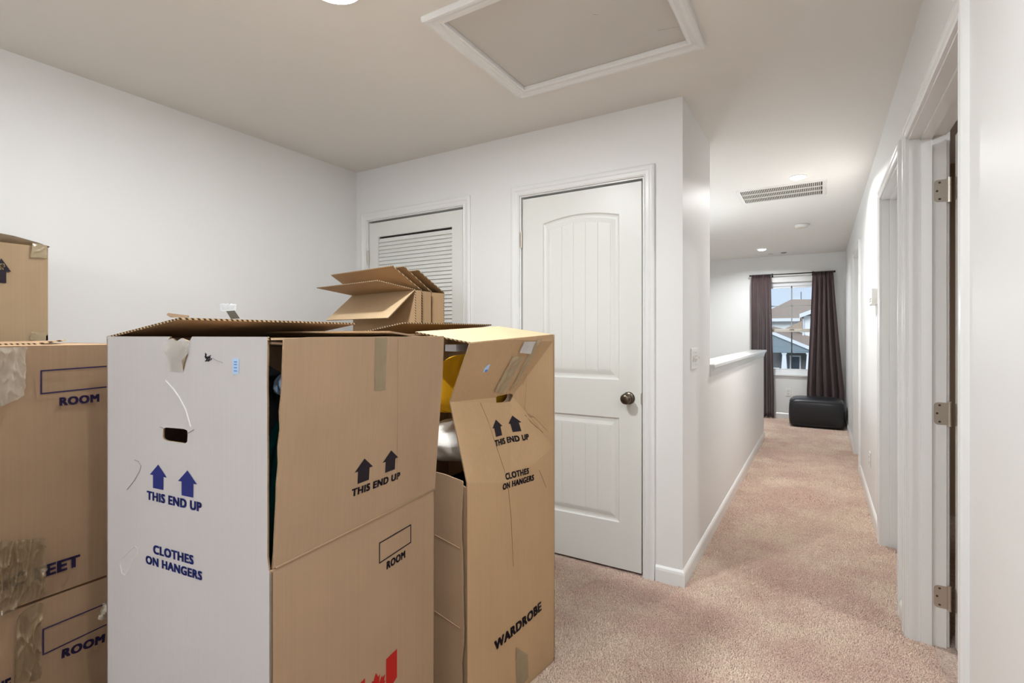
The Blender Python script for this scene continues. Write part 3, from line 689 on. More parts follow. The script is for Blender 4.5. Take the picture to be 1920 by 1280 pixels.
for (x, y, lab) in ((-.45, 8.33, 'dark flat ceiling sensor close to the window wall'), (-.62, 8.36, 'small grey ceiling disc beside the far recessed light')):
    dm = thing('ceiling_sensor', lab, 'sensor', (x, y, H))
    obj('body', lathe(B(), [(.04, 0), (.038, -.006), (.02, -.010), (.002, -.010)], (x, y, H)), mat('grey_plastic', (120, 122, 126), rough=.5) if x > -.5 else mat('light_grey_plastic', (196, 198, 200), rough=.5), dm)

# ------------------------------------------------------------------ wall fittings
sw = thing('light_switch', 'white three gang light switch plate on the hall wall', 'light switch', (XC, 2.875, 1.125))
obj('plate', box(B(), XC, XC+.006, 2.79, 2.955, 1.068, 1.182, bev=.0025), plastic, sw)
for i, y in enumerate((2.826, 2.872, 2.918)):
    t_ = B(); box(t_, XC+.005, XC+.007, y-.007, y+.007, 1.108, 1.142); o_ = obj('toggle_slot', t_, mat('shadow_plastic', (190, 188, 182)), sw)
    M_ = Matrix.Translation((XC+.006, y, 1.125)) @ Matrix.Rotation(math.radians(-25), 4, 'Y'); obj('toggle', box(B(), 0, .017, -.005, .005, -.005, .005, bev=.001, M=M_), plastic, sw)
    for z in (1.092, 1.158): obj('screw', cyl(B(), (XC+.0065, y, z), .003, .0015, 'X', seg=10), mat('switch_screw', (200, 196, 188)), sw)
ch = thing('door_chime', 'white plastic door chime box high on the right hall wall', 'door chime', (XR, 4.03, 1.5))
obj('body', box(B(), XR-.034, XR, 3.93, 4.14, 1.446, 1.548, bev=.005), plastic, ch)
obj('grille', box(box(B(), XR-.036, XR-.033, 3.96, 4.11, 1.47, 1.474), XR-.036, XR-.033, 3.96, 4.11, 1.484, 1.488), mat('shadow_plastic', (190, 188, 182)), ch)
def outlet(P, n, a, label):
    t = thing('wall_outlet', label, 'outlet', P); P = V(P); R = Matrix((( a.x, n.x, 0, P.x), (a.y, n.y, 0, P.y), (0, 0, 1, P.z), (0, 0, 0, 1)))
    obj('plate', box(B(), -.036, .036, 0, .006, -.058, .058, bev=.0025, M=R), plastic, t)
    for z in (-.021, .021):
        s = obj('socket', box(B(), -.016, .016, .005, .0075, z-.014, z+.014, bev=.001, M=R), plastic, t)
        for x in (-.006, .006): obj('slot', box(B(), x-.0012, x+.0012, .007, .0079, z-.005, z+.005, M=R), dark, s)
outlet((XR, 4.52, .345), V((-1, 0, 0)), V((0, 1, 0)), 'white duplex outlet low on the right hall wall')
outlet((-.405, YW, .395), V((0, -1, 0)), V((1, 0, 0)), 'white duplex outlet under the window beside the ottoman')

exec_boxes = True
# ------------------------------------------------------------------ moving boxes
TH = .0045
def uvec(deg): a = math.radians(deg); return V((-math.sin(a), math.cos(a), 0))
class Frame:       # a vertical face: origin at floor, u along the face (to the right as seen), n outward
    def __init__(s, P, u): s.P = V(P); s.u = V(u); s.n = V(u).cross(Z_)
    def at(s, a, z, off=0): return s.P+s.u*a+V((0, 0, z))+s.n*off
    def px(s, px, py, off=0):
        p = onplane(px, py, s.P+s.n*off, s.n); return ((p-s.P).dot(s.u), p.z)
def lettering(parent, fr, s, bl, br, hpx, m, bold=.02, off=.0008, label=None, surf=None):
    """text whose baseline runs between two picture points on the face; hpx is the letter height in the picture at its left end"""
    a0, z0 = fr.px(*bl, off); a1, z1 = fr.px(*br, off); _, zt = fr.px(bl[0], bl[1]-hpx, off); h = zt-z0
    u = (fr.u*(a1-a0)+Z_*(z1-z0)); w = u.length; u.normalize(); v = fr.n.cross(u)
    bm = text_bm(s, fr.at(a0, z0, off), u, v, w, h, bold)
    if surf: surf(bm)
    o = obj('lettering', bm, m, parent); return o
def arrow(parent, fr, base, wpx, hpx, m, off=.0008, surf=None):
    a, z = fr.px(base[0], base[1], off); a2, _ = fr.px(base[0]+wpx/2, base[1], off); _, z2 = fr.px(base[0], base[1]-hpx, off)
    w = (a2-a)*2; h = z2-z
    bm = poly_bm([[(x*w, y*h) for x, y in ARROW]], fr.at(a, z, off), fr.u, Z_)
    if surf:
        surf(bm)
    return obj('arrow', bm, m, parent)
def outline_rect(parent, fr, c, t, m, off=.0008):
    """hollow printed rectangle through picture corners lower-left, lower-right, upper-right, upper-left"""
    q = [fr.px(*p, off) for p in c]; q = [V((a, z, 0)) for a, z in q]; ctr = sum(q, V())/4
    inn = []
    for i in range(4):
        d1 = (q[(i+1) % 4]-q[i]).normalized(); d0 = (q[i-1]-q[i]).normalized(); inn.append(q[i]+(d1+d0)*t)
    bm = B(); A = [bm.verts.new(fr.at(p.x, p.y, off)) for p in q]; Z = [bm.verts.new(fr.at(p.x, p.y, off)) for p in inn]
    for i in range(4): bm.faces.new((A[i], A[(i+1) % 4], Z[(i+1) % 4], Z[i]))
    return obj('printed_frame', bm, m, parent)
def strip(parent, fr, pts_px, m, name='tape', off=.0012, wr=.0012, seed=1, n=(8, 16), label=None):
    """crinkled patch through four picture corners on the face: lower-left, lower-right, upper-right, upper-left"""
    q = [fr.px(*p) for p in pts_px]
    def P(s, t):
        a = [(q[0][k]*(1-s)+q[1][k]*s)*(1-t)+(q[3][k]*(1-s)+q[2][k]*s)*t for k in (0, 1)]
        k1 = 1-min(1, abs(noise.noise(V((a[0]*34+seed+noise.noise(V((a[0]*9, a[1]*9, seed)))*2.2, a[1]*9, seed))))*3.2); k2 = 1-min(1, abs(noise.noise(V((a[0]*70, a[1]*26+seed, seed+4))))*4)
        w = (k1**4+.5*k2**4)*wr*2.0
        return fr.at(a[0], a[1], off+max(-off*.7, w+wr*.5))
    return obj(name, grid_bm(P, *n), m, parent, smooth=True, label=label)
def tlabel(parent, fr, pts, m, name='sticker', off=.001): return strip(parent, fr, pts, m, name, off, 0, n=(2, 2))

# ---- wardrobe box standing nearest the viewer: white lined front, kraft side with a drop door hinged open at the crease
N1 = V((-.9219, .6114, 0)); R1 = uvec(6.45); W1 = V((-R1.y, R1.x, 0)); BL, BW, BH = .575, .559, 1.250
b1 = thing('wardrobe_box', 'tall wardrobe box with white front and black slit, nearest the viewer', 'cardboard box', N1, math.radians(6.45))
fw = Frame(N1+W1*BW, -W1)          # white face, u to the right
fr_ = Frame(N1, R1)                # kraft side
KB = [KW, K1, KT]; KK = [K1, K1, K1]
def hole(fr, pts): return [fr.px(*p) for p in pts]
hand = hole(fw, [(306, 803), (311, 801), (345, 804), (351, 807), (352, 812), (351, 828), (347, 831), (313, 826), (307, 823), (305, 818)])
notch_px = [(360, 628), (355, 640), (340, 634), (330, 640), (323, 634), (315, 637), (319, 628)]
# front panel outline: left edge, floor, worn right edge with its corrugated lip
zc = fr_.px(508, 1070)[1]
lip = []
for i in range(19):
    z = zc+.0+(BH-zc)*i/18; lip.append((BW-.006-.004*abs(noise.noise(V((z*9, 3, 0))))-(.004 if z > zc+.02 else 0), z))
top = [(BW-.012, BH), (.30+.01, BH-.001)]
nt_ = [fw.px(*p) for p in notch_px]
outl = [(0, 0), (BW, 0), (BW, zc-.004)]+lip+[(nt_[0][0], BH)]+nt_[1:-1]+[(nt_[-1][0], BH)]+[(.004, BH), (0, BH-.006)]
front = obj('front_panel', panel_bm(outl, [hand], fw.at(0, 0), fw.u, Z_, TH), KB, b1, label='white lined front panel with a hand hole')
side = obj('side_panel', panel_bm([(0, 0), (BL, 0), (BL, zc), (0, zc)], [], fr_.at(0, 0), fr_.u, Z_, TH), KK, b1)
bk = Frame(N1+R1*BL, W1); lf = Frame(N1+R1*BL+W1*BW, -R1)
obj('back_panel', panel_bm([(0, 0), (BW, 0), (BW, BH), (0, BH)], [], bk.at(0, 0), bk.u, Z_, TH), KK, b1)
obj('left_panel', panel_bm([(0, 0), (BL, 0), (BL, BH), (0, BH)], [], lf.at(0, 0), lf.u, Z_, TH), KB, b1)
obj('bottom_panel', sheet(B(), [N1+V((0, 0, .006)), N1+R1*BL+V((0, 0, .006)), N1+R1*BL+W1*BW+V((0, 0, .006)), N1+W1*BW+V((0, 0, .006))], .004), KK, b1)
# drop door tilted outward about the crease
tilt = math.atan2(.030, BH-zc)
up1 = (Z_*math.cos(tilt)+fr_.n*math.sin(tilt)).normalized()
fd = Frame(N1+V((0, 0, 0)), R1); dh = (BH-zc)/math.cos(tilt)
dpts = [(.004, .002), (BL+.004, .002), (BL+.006, dh*.3), (BL+.012, dh*.7), (BL+.008, dh-.003)]
for i in range(9): dpts.append((BL*(1-i/9)+.006, dh-.0015*abs(math.sin(i*1.7))))
for i in range(13): dpts.append((.006+.003*noise.noise(V((i*.9, 1, 2))), dh*(1-i/13)-.004))
drop = obj('drop_door', panel_bm(dpts, [], fr_.at(0, zc), R1, up1, TH), [K1, KW, KT], b1)
class Tilt(Frame):
    def __init__(s): s.P = N1+V((0, 0, zc)); s.u = R1; s.n = R1.cross(up1)
    def at(s, a, z, off=0): return s.P+s.u*a+up1*z+s.n*off
    def px(s, px, py, off=0):
        p = onplane(px, py, s.P+s.n*off, s.n)-s.P; return (p.dot(s.u), p.dot(up1))
ft = Tilt()
# score line along the crease
obj('crease', tube(B(), [fr_.at(.01, zc+.002, .001), fr_.at(BL*.5, zc+.002, .0015), fr_.at(BL, zc+.002, .001)], .0022, 6), K1, b1, smooth=True)
lettering(front, fw, 'THIS END UP', (275, 936), (378, 960), 17, ink_b, .03)
for cx_, by in ((296.5, 916.5), (351.3, 930.5)): arrow(front, fw, (cx_, by), 32 if cx_ < 300 else 36, 46 if cx_ < 300 else 49, ink_b)
lettering(front, fw, 'CLOTHES', (287, 1037.5), (363, 1059), 17, ink_b, .03)
lettering(front, fw, 'ON HANGERS', (273, 1056), (379, 1088.5), 16, ink_b, .03)
def lettering_t(parent, s, bl, br, hpx, m, bold=.03):
    a0, z0 = ft.px(*bl, .0008); a1, z1 = ft.px(*br, .0008); _, zt = ft.px(bl[0], bl[1]-hpx, .0008)
    u = R1*(a1-a0)+up1*(z1-z0); w = u.length; u.normalize(); obj('lettering', text_bm(s, ft.at(a0, z0, .0008), u, ft.n.cross(u), w, zt-z0, bold), m, parent)
lettering_t(drop, 'THIS END UP', (659, 932), (750, 897), 14.5, ink)
for cx_, by, w_, h_ in ((681.3, 903, 33, 43), (731.5, 882.7, 28, 38)):
    a, z = ft.px(cx_, by, .0008); a2, _ = ft.px(cx_+w_/2, by, .0008); _, z2 = ft.px(cx_, by-h_, .0008)
    obj('arrow', poly_bm([[(x*(a2-a)*2, y*(z2-z)) for x, y in ARROW]], ft.at(a, z, .0008), R1, up1), ink, drop)
outline_rect(side, fr_, [(711, 1057), (771, 1017), (771, 982), (711, 1017)], .0035, ink)
lettering(side, fr_, 'ROOM', (725, 1068), (760, 1045), 15, ink, .03)
# red emblem low on the side: two bars and a leaf between them
def redbar(c):
    q = [fr_.px(*p) for p in c]; obj('red_bar', poly_bm([q], fr_.at(0, 0, .0008), fr_.u, Z_), ink_r, side)
redbar([(723.5, 1302), (744, 1268.5), (744, 1215.5), (723.5, 1235.5)]); redbar([(667, 1350), (684, 1328), (684, 1270.5), (667, 1288)])
lfp = [(.0, -.5), (.04, -.5), (.03, -.22), (.28, -.27), (.24, -.15), (.5, .06), (.43, .10), (.48, .27), (.34, .24), (.30, .32), (.16, .16), (.21, .42), (.12, .37), (0, .56)]
lfp = lfp+[(-x, y) for x, y in reversed(lfp[1:-1])]
a, z = fr_.px(704.5, 1296); obj('red_leaf', poly_bm([[(x*.075, y*.085) for x, y in lfp]], fr_.at(a, z, .0008), fr_.u, Z_), ink_r, side)
# top flaps
def flap(parent, H0, H1, vec, t=TH, m=None, name='top_flap', trim=.006, warp=0):
    H0, H1, vec = V(H0), V(H1), V(vec); e = (H1-H0).normalized()
    nn = e.cross(vec).normalized()
    def top_(s, q): return H0+(H1-H0)*s+e*(trim*(1-2*s)*q)+vec*q+nn*(warp*math.sin(PI*s)*q)
    bm = B(); n = 10; A = [[bm.verts.new(top_(i/n, j/2)) for j in range(3)] for i in range(n+1)]; Zb = [[bm.verts.new(top_(i/n, j/2)-nn*t) for j in range(3)] for i in range(n+1)]
    for i in range(n):
        for j in range(2):
            bm.faces.new((A[i][j], A[i+1][j], A[i+1][j+1], A[i][j+1])).material_index = 0
            bm.faces.new((Zb[i][j+1], Zb[i+1][j+1], Zb[i+1][j], Zb[i][j])).material_index = 1
        bm.faces.new((A[i][2], A[i+1][2], Zb[i+1][2], Zb[i][2])).material_index = 2; bm.faces.new((Zb[i][0], Zb[i+1][0], A[i+1][0], A[i][0])).material_index = 0
    for j in range(2):
        bm.faces.new((Zb[0][j], A[0][j], A[0][j+1], Zb[0][j+1])).material_index = 2; bm.faces.new((A[n][j], Zb[n][j], Zb[n][j+1], A[n][j+1])).material_index = 2
    return obj(name, bm, m or [K1, K1, KE], parent)
zt = V((0, 0, BH)); nl = N1+W1*BW+zt; fl_ = N1+R1*BL+W1*BW+zt; nr = N1+zt; fr2 = N1+R1*BL+zt
flap(b1, fl_, nl, -W1*.265+Z_*.042, m=[KW, K1, KE])
flap(b1, nr+V((0, 0, -.002)), fr2+V((0, 0, -.002)), W1*.24-Z_*.004, m=[KL, K1, KE], warp=.0)
flap(b1, nl+V((0, 0, -.010))-W1*.008+R1*.008, nr+V((0, 0, -.010))+W1*.008+R1*.008, R1*.21-Z_*.012, m=KK)
flap(b1, fr2+V((0, 0, -.006)), fl_+V((0, 0, -.006)), -R1*.20+Z_*.020, m=KK)
# torn notch with tape hanging over it, scratches, sticker, scribble
strip(front, fw, [(320, 696), (344, 698), (360, 640), (317, 636)], tape_c, 'tape', .002, .004, 3, label='crumpled clear tape')
bm = B()
pp = [(345, 697), (348, 680), (352, 668), (358, 650), (354, 662), (341, 676)]; q = [fw.px(*p) for p in pp]
obj('torn_paper', poly_bm([q], fw.at(0, 0, .0009), fw.u, Z_), mat('torn_brown', (122, 96, 60), rough=.9), front)
tlabel(front, fw, [(437, 701), (448, 701), (449, 672), (437, 672)], mat('pale_blue_sticker', (176, 206, 236), rough=.5))
for y_ in (677, 682, 688, 694): 
    q = [fw.px(*p) for p in ((440, y_), (446, y_+.4), (446, y_+2.2), (440, y_+1.8))]; obj('sticker_print', poly_bm([q], fw.at(0, 0, .0018), fw.u, Z_), mat('sticker_blue', (84, 122, 190)), front)
def line_on(parent, fr, pts, r, m, name='score_mark', off=.0006):
    return obj(name, tube(B(), [fr.at(*fr.px(*p), off) for p in pts], r, 5), m, parent)
wl = mat('scuffed_white', (226, 223, 218), rough=.8); sl2 = mat('torn_grey', (150, 144, 138), rough=.9)
line_on(front, fw, [(311, 713), (325, 728), (337, 745), (349, 768), (358, 800)], .0013, wl)
line_on(front, fw, [(253, 862), (260, 865), (265, 873), (262, 884), (252, 901), (239, 917)], .0009, sl2)
line_on(front, fw, [(301, 800), (306, 802)], .001, sl2); line_on(front, fw, [(352, 812), (364, 805)], .001, sl2)
line_on(front, fw, [(228, 1068), (226, 1058), (230, 1046), (243, 1032), (254, 1024), (259, 1028), (259, 1036), (250, 1052), (243, 1066), (235, 1078), (229, 1074), (228, 1068)], .0007, wl)
for k_ in range(7):
    w_ = random.Random(k_); c0 = (386+w_.uniform(-1, 2), 661+w_.uniform(0, 3)); line_on(front, fw, [(c0[0], c0[1]), (384+w_.uniform(0, 4), 670+w_.uniform(-2, 3)), (392+w_.uniform(-3, 8), 668+w_.uniform(-3, 7)), (388+w_.uniform(-3, 5), 677)], .0009, ink, 'scribble', .0004)
line_on(front, fw, [(400, 672), (408, 676), (418, 680)], .0006, sl2)
# tape running down from the top of the drop door
def strip_t(pts, m, name='tape', off=.0014, wr=.001, seed=4):
    q = [ft.px(*p) for p in pts]
    def P(s, t):
        a = [(q[0][k]*(1-s)+q[1][k]*s)*(1-t)+(q[3][k]*(1-s)+q[2][k]*s)*t for k in (0, 1)]
        return ft.at(a[0], a[1], off+noise.noise(V((a[0]*80, a[1]*9, seed)))*wr)
    return obj(name, grid_bm(P, 8, 12), m, drop, smooth=True)
strip_t([(702, 731), (722, 731), (726, 632), (703, 632)], tape_mat('olive_tape', (160, 144, 114), .5))
line_on(drop, ft, [(716, 632), (716, 700), (715, 732)], .0007, sl2); line_on(drop, ft, [(746, 634), (746, 760), (744, 900)], .0005, K1)
# ripped tape tab standing off the open top flap
tb = thing('loose_tape', 'torn silver tape tab sticking up from the top flap of the white fronted box', 'tape', atd(424, 590, 1.45))
P0, P1_ = atd(412, 569, 1.47), atd(443, 570, 1.47)
obj('tab', slab_from_grid(lambda s, t: (P0.lerp(P1_, s)+V((0, 0, -.022))*t+V((noise.noise(V((s*6, t*3, 1)))*.004, 0, noise.noise(V((s*9, t*5, 4)))*.003))), 10, 5, .0006), tape_mat('silver_tape', (214, 216, 216), .95), tb, smooth=True)
Q0, Q1_ = atd(424, 583, 1.46), atd(440, 582, 1.46)
obj('tail', slab_from_grid(lambda s, t: Q0.lerp(Q1_, s)+(atd(433, 598, 1.38)-atd(424, 583, 1.46))*t, 4, 4, .0006), mat('dark_adhesive', (74, 66, 50), rough=.5), tb)
b_ = B(); sheet(b_, [atd(312, 590, 1.17), atd(318, 594, 1.17), atd(352, 594.5, 1.16), atd(352, 591, 1.16), atd(330, 588.5, 1.17), atd(315, 586.5, 1.17)], .004); obj('bent_corner', b_, [K1, K1, KT], b1)

# ---- garments in the nearest box
def garment(name, c, size, rgb, label, seed, folds=9, cat='garment', rz=0, sag=.0, amp=.14, m=None):
    """hanging or bundled cloth: closed body, wider at the bottom, with vertical folds"""
    bm = B(); nu, nv = 56, 34; R = Matrix.Rotation(rz, 3, 'Z'); rows = []
    for j in range(nv+1):
        t = j/nv; z = size[2]*(t-.5)
        prof = (math.sin(PI*min(1, t*1.06+.02)))**.28*(1-.35*t+sag*math.sin(PI*t))
        row = []
        for i in range(nu):
            a = 2*PI*i/nu; f_ = 1+amp*math.sin(folds*a+seed+2.4*math.sin(t*3+seed))*(1-.4*t)+.25*amp*noise.noise(V((math.cos(a)*2, math.sin(a)*2, t*5+seed)))+.55*amp*abs(noise.noise(V((math.cos(a)*4+t*2, math.sin(a)*4, t*4+seed))))
            row.append(R @ V((math.cos(a)*size[0]/2*prof*f_, math.sin(a)*size[1]/2*prof*f_, z+.03*size[2]*noise.noise(V((math.cos(a)*1.5, math.sin(a)*1.5, seed+t*2)))))+V(c))
        rows.append(row)
    rings(bm, rows, True, True); bmesh.ops.recalc_face_normals(bm, faces=bm.faces)
    o = obj(name, bm, m or mat(name+'_cloth_%d' % seed, rgb, rough=.9, spec=.2, bump=.3, bscale=220, var=.15, vscale=14), smooth=True)
    return tag(o, label, cat)
g = N1+R1*.15+W1*.115
garment('jacket', (g.x, g.y, .78), (.15, .20, .68), (0, 96, 98), 'dark teal garment glimpsed through the slit of the white fronted box', 2, rz=.1)
g = N1+R1*.10+W1*.060
garment('blue_shirt', (g.x, g.y, 1.150), (.05, .08, .055), (140, 160, 185), 'pale blue cloth above the teal garment inside the white fronted box', 5)
g = N1+R1*.27+W1*.35
garment('coat', (g.x, g.y, .66), (.34, .42, 1.16), (22, 22, 26), 'black garment filling the back of the white fronted box', 8)

# ---- crushed wardrobe box behind it, front buckled inward at the hand hole
FR = V((-.875, 1.765, 0)); D2_ = V((.128, .992, 0)).normalized(); L2 = V((-D2_.y, D2_.x, 0)); W2 = .58; LF = .485
N2 = FR-D2_*LF
b2 = thing('wardrobe_box', 'crushed tan wardrobe box with buckled front and yellow cloth inside, by the closet door', 'cardboard box', N2, 0)
f2 = Frame(N2, D2_)
def on2(px, py, push=0): return onplane(px, py, f2.P-f2.n*push, f2.n)
PU = .085
T0, T1 = on2(882, 642, .0), on2(1037, 627)
Tm = on2(958, 636)
FLv, HL = on2(844, 753.5, PU), on2(930, 745, PU)
hb = [on2(*p, PU) for p in ((931, 755), (957, 752.5), (961.5, 744))]; htp = [on2(*p, PU) for p in ((932.5, 742.5), (957, 737.5), (962, 740))]
RU, RD = on2(1037, 640), on2(1038, 838)
LL = on2(876, 905, .004); RB = on2(1040, 1226); RB2 = on2(1034, 1246, .012)
LB = V((N2.x, N2.y, 0)); RF = V((FR.x, FR.y, 0))-D2_*.015
Mc = on2(957, 905, .012)
ptsv = [T0, Tm, T1, FLv, HL, hb[0], hb[1], hb[2], htp[0], htp[1], htp[2], RU, RD, LL, Mc, LB, RF, RB, on2(990, 778, .045), on2(960, 880, .02)]
(iT0, iTm, iT1, iFL, iHL, b0, b1_, b2_, t0, t1, t2, iRU, iRD, iLL, iMc, iLB, iRF, iRB, iK, iX) = range(len(ptsv))
bm = B(); vs = [bm.verts.new(p) for p in ptsv]
for f_ in ((iT0, iFL, iHL, t0), (iT0, t0, t1, iTm), (iTm, t1, t2, iRU), (iTm, iRU, iT1), (t2, iK, iRD), (t2, iRD, iRU), (iFL, iLL, b0), (iFL, b0, iHL), (b0, iLL, iMc), (b0, iMc, b1_), (b1_, iMc, iK), (b1_, iK, b2_), (b2_, iK, t2), (iK, iMc, iRD), (iMc, iRB, iRD), (iLL, iLB, iRF, iMc), (iMc, iRF, iRB)):
    bm.faces.new([vs[i] for i in f_])
bmesh.ops.recalc_face_normals(bm, faces=bm.faces)
if sum((f.normal.dot(f2.n) for f in bm.faces)) < 0:
    for f in bm.faces: f.normal_flip()
bmesh.ops.triangulate(bm, faces=[f for f in bm.faces if len(f.verts) > 4])
bvh = BVHTree.FromBMesh(bm)
def shell(bm_, d):
    fs_ = bm_.faces[:]; es_ = [e for e in bm_.edges if len(e.link_faces) == 1]; inner = {v: bm_.verts.new(v.co+d) for v in bm_.verts[:]}
    for f in fs_: bm_.faces.new([inner[v] for v in reversed(f.verts)]).material_index = 1
    for e in es_:
        l_ = e.link_loops[0]; a_, c_ = l_.vert, l_.link_loop_next.vert; bm_.faces.new((c_, a_, inner[a_], inner[c_])).material_index = 2
shell(bm, -f2.n*TH)
fp2 = obj('front_panel', bm, [K2, K2, KT], b2, label='buckled front panel folded in at the hand hole')
def press(bm_, off=.0012):      # lay printed shapes onto the buckled panel
    for v in bm_.verts:
        h = bvh.ray_cast(v.co+f2.n*.3, -f2.n)
        if h[0] is not None: v.co = h[0]+f2.n*off
class Off(Frame):
    def __init__(s, p): s.P = N2-f2.n*p; s.u = f2.u; s.n = f2.n
fA, fB = Off(.045), Off(.016)
lettering(fp2, fA, 'THIS END UP', (928, 837), (985, 822.5), 11.5, ink, .03, surf=press)
for cx_, by, w_, h_ in ((939.2, 817.6, 20.5, 30), (970.3, 808.9, 18, 29)): arrow(fp2, fA, (cx_, by), w_, h_, ink, surf=press)
lettering(fp2, fB, 'CLOTHES', (948, 900), (988, 887), 12, ink, .03, surf=press)
lettering(fp2, fB, 'ON HANGERS', (940, 918.4), (997, 899.3), 12, ink, .03, surf=press)
lettering(fp2, f2, 'WARDROBE', (928, 1222), (1017, 1144), 20, ink, .035, surf=press)
strip(fp2, f2, [(968, 1300), (990, 1270), (989, 1226), (967, 1212)], tape_mat('olive_tape', (0, 0, 0)), off=.0015, wr=.0006)
tl = B(); q = [fA.px(*p) for p in ((904, 698), (913, 696), (913.5, 682), (909, 684), (905, 690))]
tl.faces.new([tl.verts.new(fA.at(a, z)) for a, z in q]); press(tl, .0014); obj('sticker', tl, MATS['pale_blue_sticker'], fp2)
tl = B(); q = [fA.px(*p) for p in ((907, 697), (912, 696), (912, 692), (907, 693))]
tl.faces.new([tl.verts.new(fA.at(a, z)) for a, z in q]); press(tl, .0022); obj('sticker_print', tl, MATS['sticker_blue'], fp2)
def pressed_strip(pts, m, seed, wr=.003, off=.002, n=(8, 18), fr=fA, name='tape', lab=None):
    q = [fr.px(*p) for p in pts]
    def P(s, t):
        a = [(q[0][k]*(1-s)+q[1][k]*s)*(1-t)+(q[3][k]*(1-s)+q[2][k]*s)*t for k in (0, 1)]; return fr.at(a[0], a[1])
    b_ = grid_bm(P, *n); press(b_, off)
    for v in b_.verts: v.co += f2.n*(abs(noise.noise(V((v.co.y*90+seed, v.co.z*25, seed))))*wr)
    return obj(name, b_, m, fp2, smooth=True, label=lab)
tape_b = tape_mat('beige_tape', (176, 158, 126), .72)
pressed_strip([(937, 736), (960, 738), (973, 668), (952, 668)], tape_b, 2, .016, .003, lab='wrinkled brown tape peeling off')
pressed_strip([(968, 735), (976, 722), (996, 636), (986, 636)], tape_b, 6, .008, .002)
pressed_strip([(961, 661), (981, 663), (984, 640), (961, 640)], tape_mat('silver_tape', (0, 0, 0)), 9, .006, .006, (5, 5), lab='shiny scrap of clear tape')
kr = mat('torn_brown', (0, 0, 0))
def pressed_line(pts, r, m, fr=fA, name='crease'):
    pp = []
    for p in pts:
        w = fr.at(*fr.px(*p)); h = bvh.ray_cast(w+f2.n*.3, -f2.n); pp.append((h[0] if h[0] is not None else w)+f2.n*.0006)
    return obj(name, tube(B(), pp, r, 5), m, fp2)
pressed_line([(986, 778), (992, 790), (1000, 800), (1009, 809)], .0012, kr); pressed_line([(989, 775), (1000, 781), (1008, 795), (1014, 806)], .0012, K2)
pressed_line([(929, 758), (935, 790), (942, 840), (948, 880), (951, 915), (955, 970), (957, 1060)], .0007, kr, fr=fB)
pressed_line([(988, 722), (990, 700), (990, 770)], .0008, K2); pressed_line([(1006, 880), (1012, 895), (1018, 912)], .0006, kr, fr=fB)
# left hand side: low panel with a torn upright edge, open above
lf2 = Frame(N2+L2*W2, -L2); ZL = LL.z
tear = []
for i in range(15):
    z = ZL*(i/14); tear.append((W2-.010-.012*(i/14)-.006*noise.noise(V((z*7, 5, 1)))-(.006 if z < .28 else 0), z))
obj('side_panel', panel_bm([(0, 0)]+tear+[(W2-.02, ZL+.004), (W2-.10, ZL+.012), (0, ZL+.01)], [], lf2.at(0, 0, .004), lf2.u, Z_, TH), KK, b2)
for z in (.585, .335): obj('crease', tube(B(), [lf2.at(W2-.20, z+.022, .0045), lf2.at(W2-.03, z, .0045)], .0008, 5), K1, b2)
obj('inner_edge', panel_bm([(0, 0), (.05, 0), (.045, ZL-.02), (.012, ZL-.01)], [], lf2.at(W2-.055, 0, -.008), lf2.u, Z_, TH), KK, b2)
bk2 = Frame(FR, L2); far2 = Frame(FR+L2*W2, -D2_)
obj('back_panel', panel_bm([(0, 0), (W2, 0), (W2, 1.255), (0, 1.255)], [], bk2.at(0, 0), bk2.u, Z_, TH), KK, b2)
obj('left_panel', panel_bm([(0, 0), (LF, 0), (LF, 1.255), (0, 1.255)], [], far2.at(0, 0), far2.u, Z_, TH), KK, b2)
obj('bottom_panel', sheet(B(), [N2+V((0, 0, .006)), FR+V((0, 0, .006)), FR+L2*W2+V((0, 0, .006)), N2+L2*W2+V((0, 0, .006))], .004), KK, b2)
# lifted lid flaps
flap(b2, T0+V((0, 0, .001)), T1+V((0, 0, .001)), L2*.265+Z_*.034, m=[KL, KW, KE], name='lid_flap')
for o_ in ():
    pass
fl2 = N2+L2*W2+V((0, 0, 1.262)); bl2 = FR+L2*W2+V((0, 0, 1.262))
flap(b2, bl2, fl2, -L2*.265+Z_*.036, m=[K1, K1, KE], name='lid_flap')
bar = thing('hanging_bar', 'grey metal hanging bar across the top of the crushed wardrobe box', 'metal bar', tuple(N2+L2*.04+V((0, 0, 1.20))))
bb = B(); u0 = on2(824, 646, .10); sheet(bb, [N2+L2*.035+V((0, 0, 1.212)), N2+L2*.035+D2_*.47+V((0, 0, 1.212)), N2+L2*.035+D2_*.47+V((0, 0, 1.240)), N2+L2*.035+V((0, 0, 1.240))], .02, (0, 0, 0))
obj('bar', box(B(), 0, 1, 0, 1, 0, 1, M=Matrix(((L2.x*.05, D2_.x*.43, 0, (N2+L2*.07+D2_*.02).x), (L2.y*.05, D2_.y*.43, 0, (N2+L2*.07+D2_*.02).y), (0, 0, .022, 1.200), (0, 0, 0, 1)))), mat('galvanised', (205, 206, 208), rough=.3, metal=.6), bar)
bb.free()
def gpos(px, py, push): p = onplane(px, py, lf2.P-lf2.n*push, lf2.n); return p
gy = math.degrees(math.atan2(L2.x*-1, 1))
p = N2+D2_*.235+L2*.225
garment('jacket', (p.x, p.y, 1.085), (.22, .42, .22), (236, 176, 30), 'mustard yellow jacket bundled in the crushed wardrobe box', 11, folds=7, amp=.16, rz=-.13)
p = N2+D2_*.17+L2*.215
garment('shirt', (p.x, p.y, .885), (.22, .28, .15), (228, 224, 216), 'off white shirt folded below the yellow jacket in the crushed box', 12, folds=6, amp=.10, sag=.25)
p = N2+D2_*.24+L2*.25
garment('sweater', (p.x, p.y, .40), (.36, .40, .74), (20, 20, 26), 'black clothing packed at the bottom of the crushed wardrobe box', 13, folds=7, amp=.08)

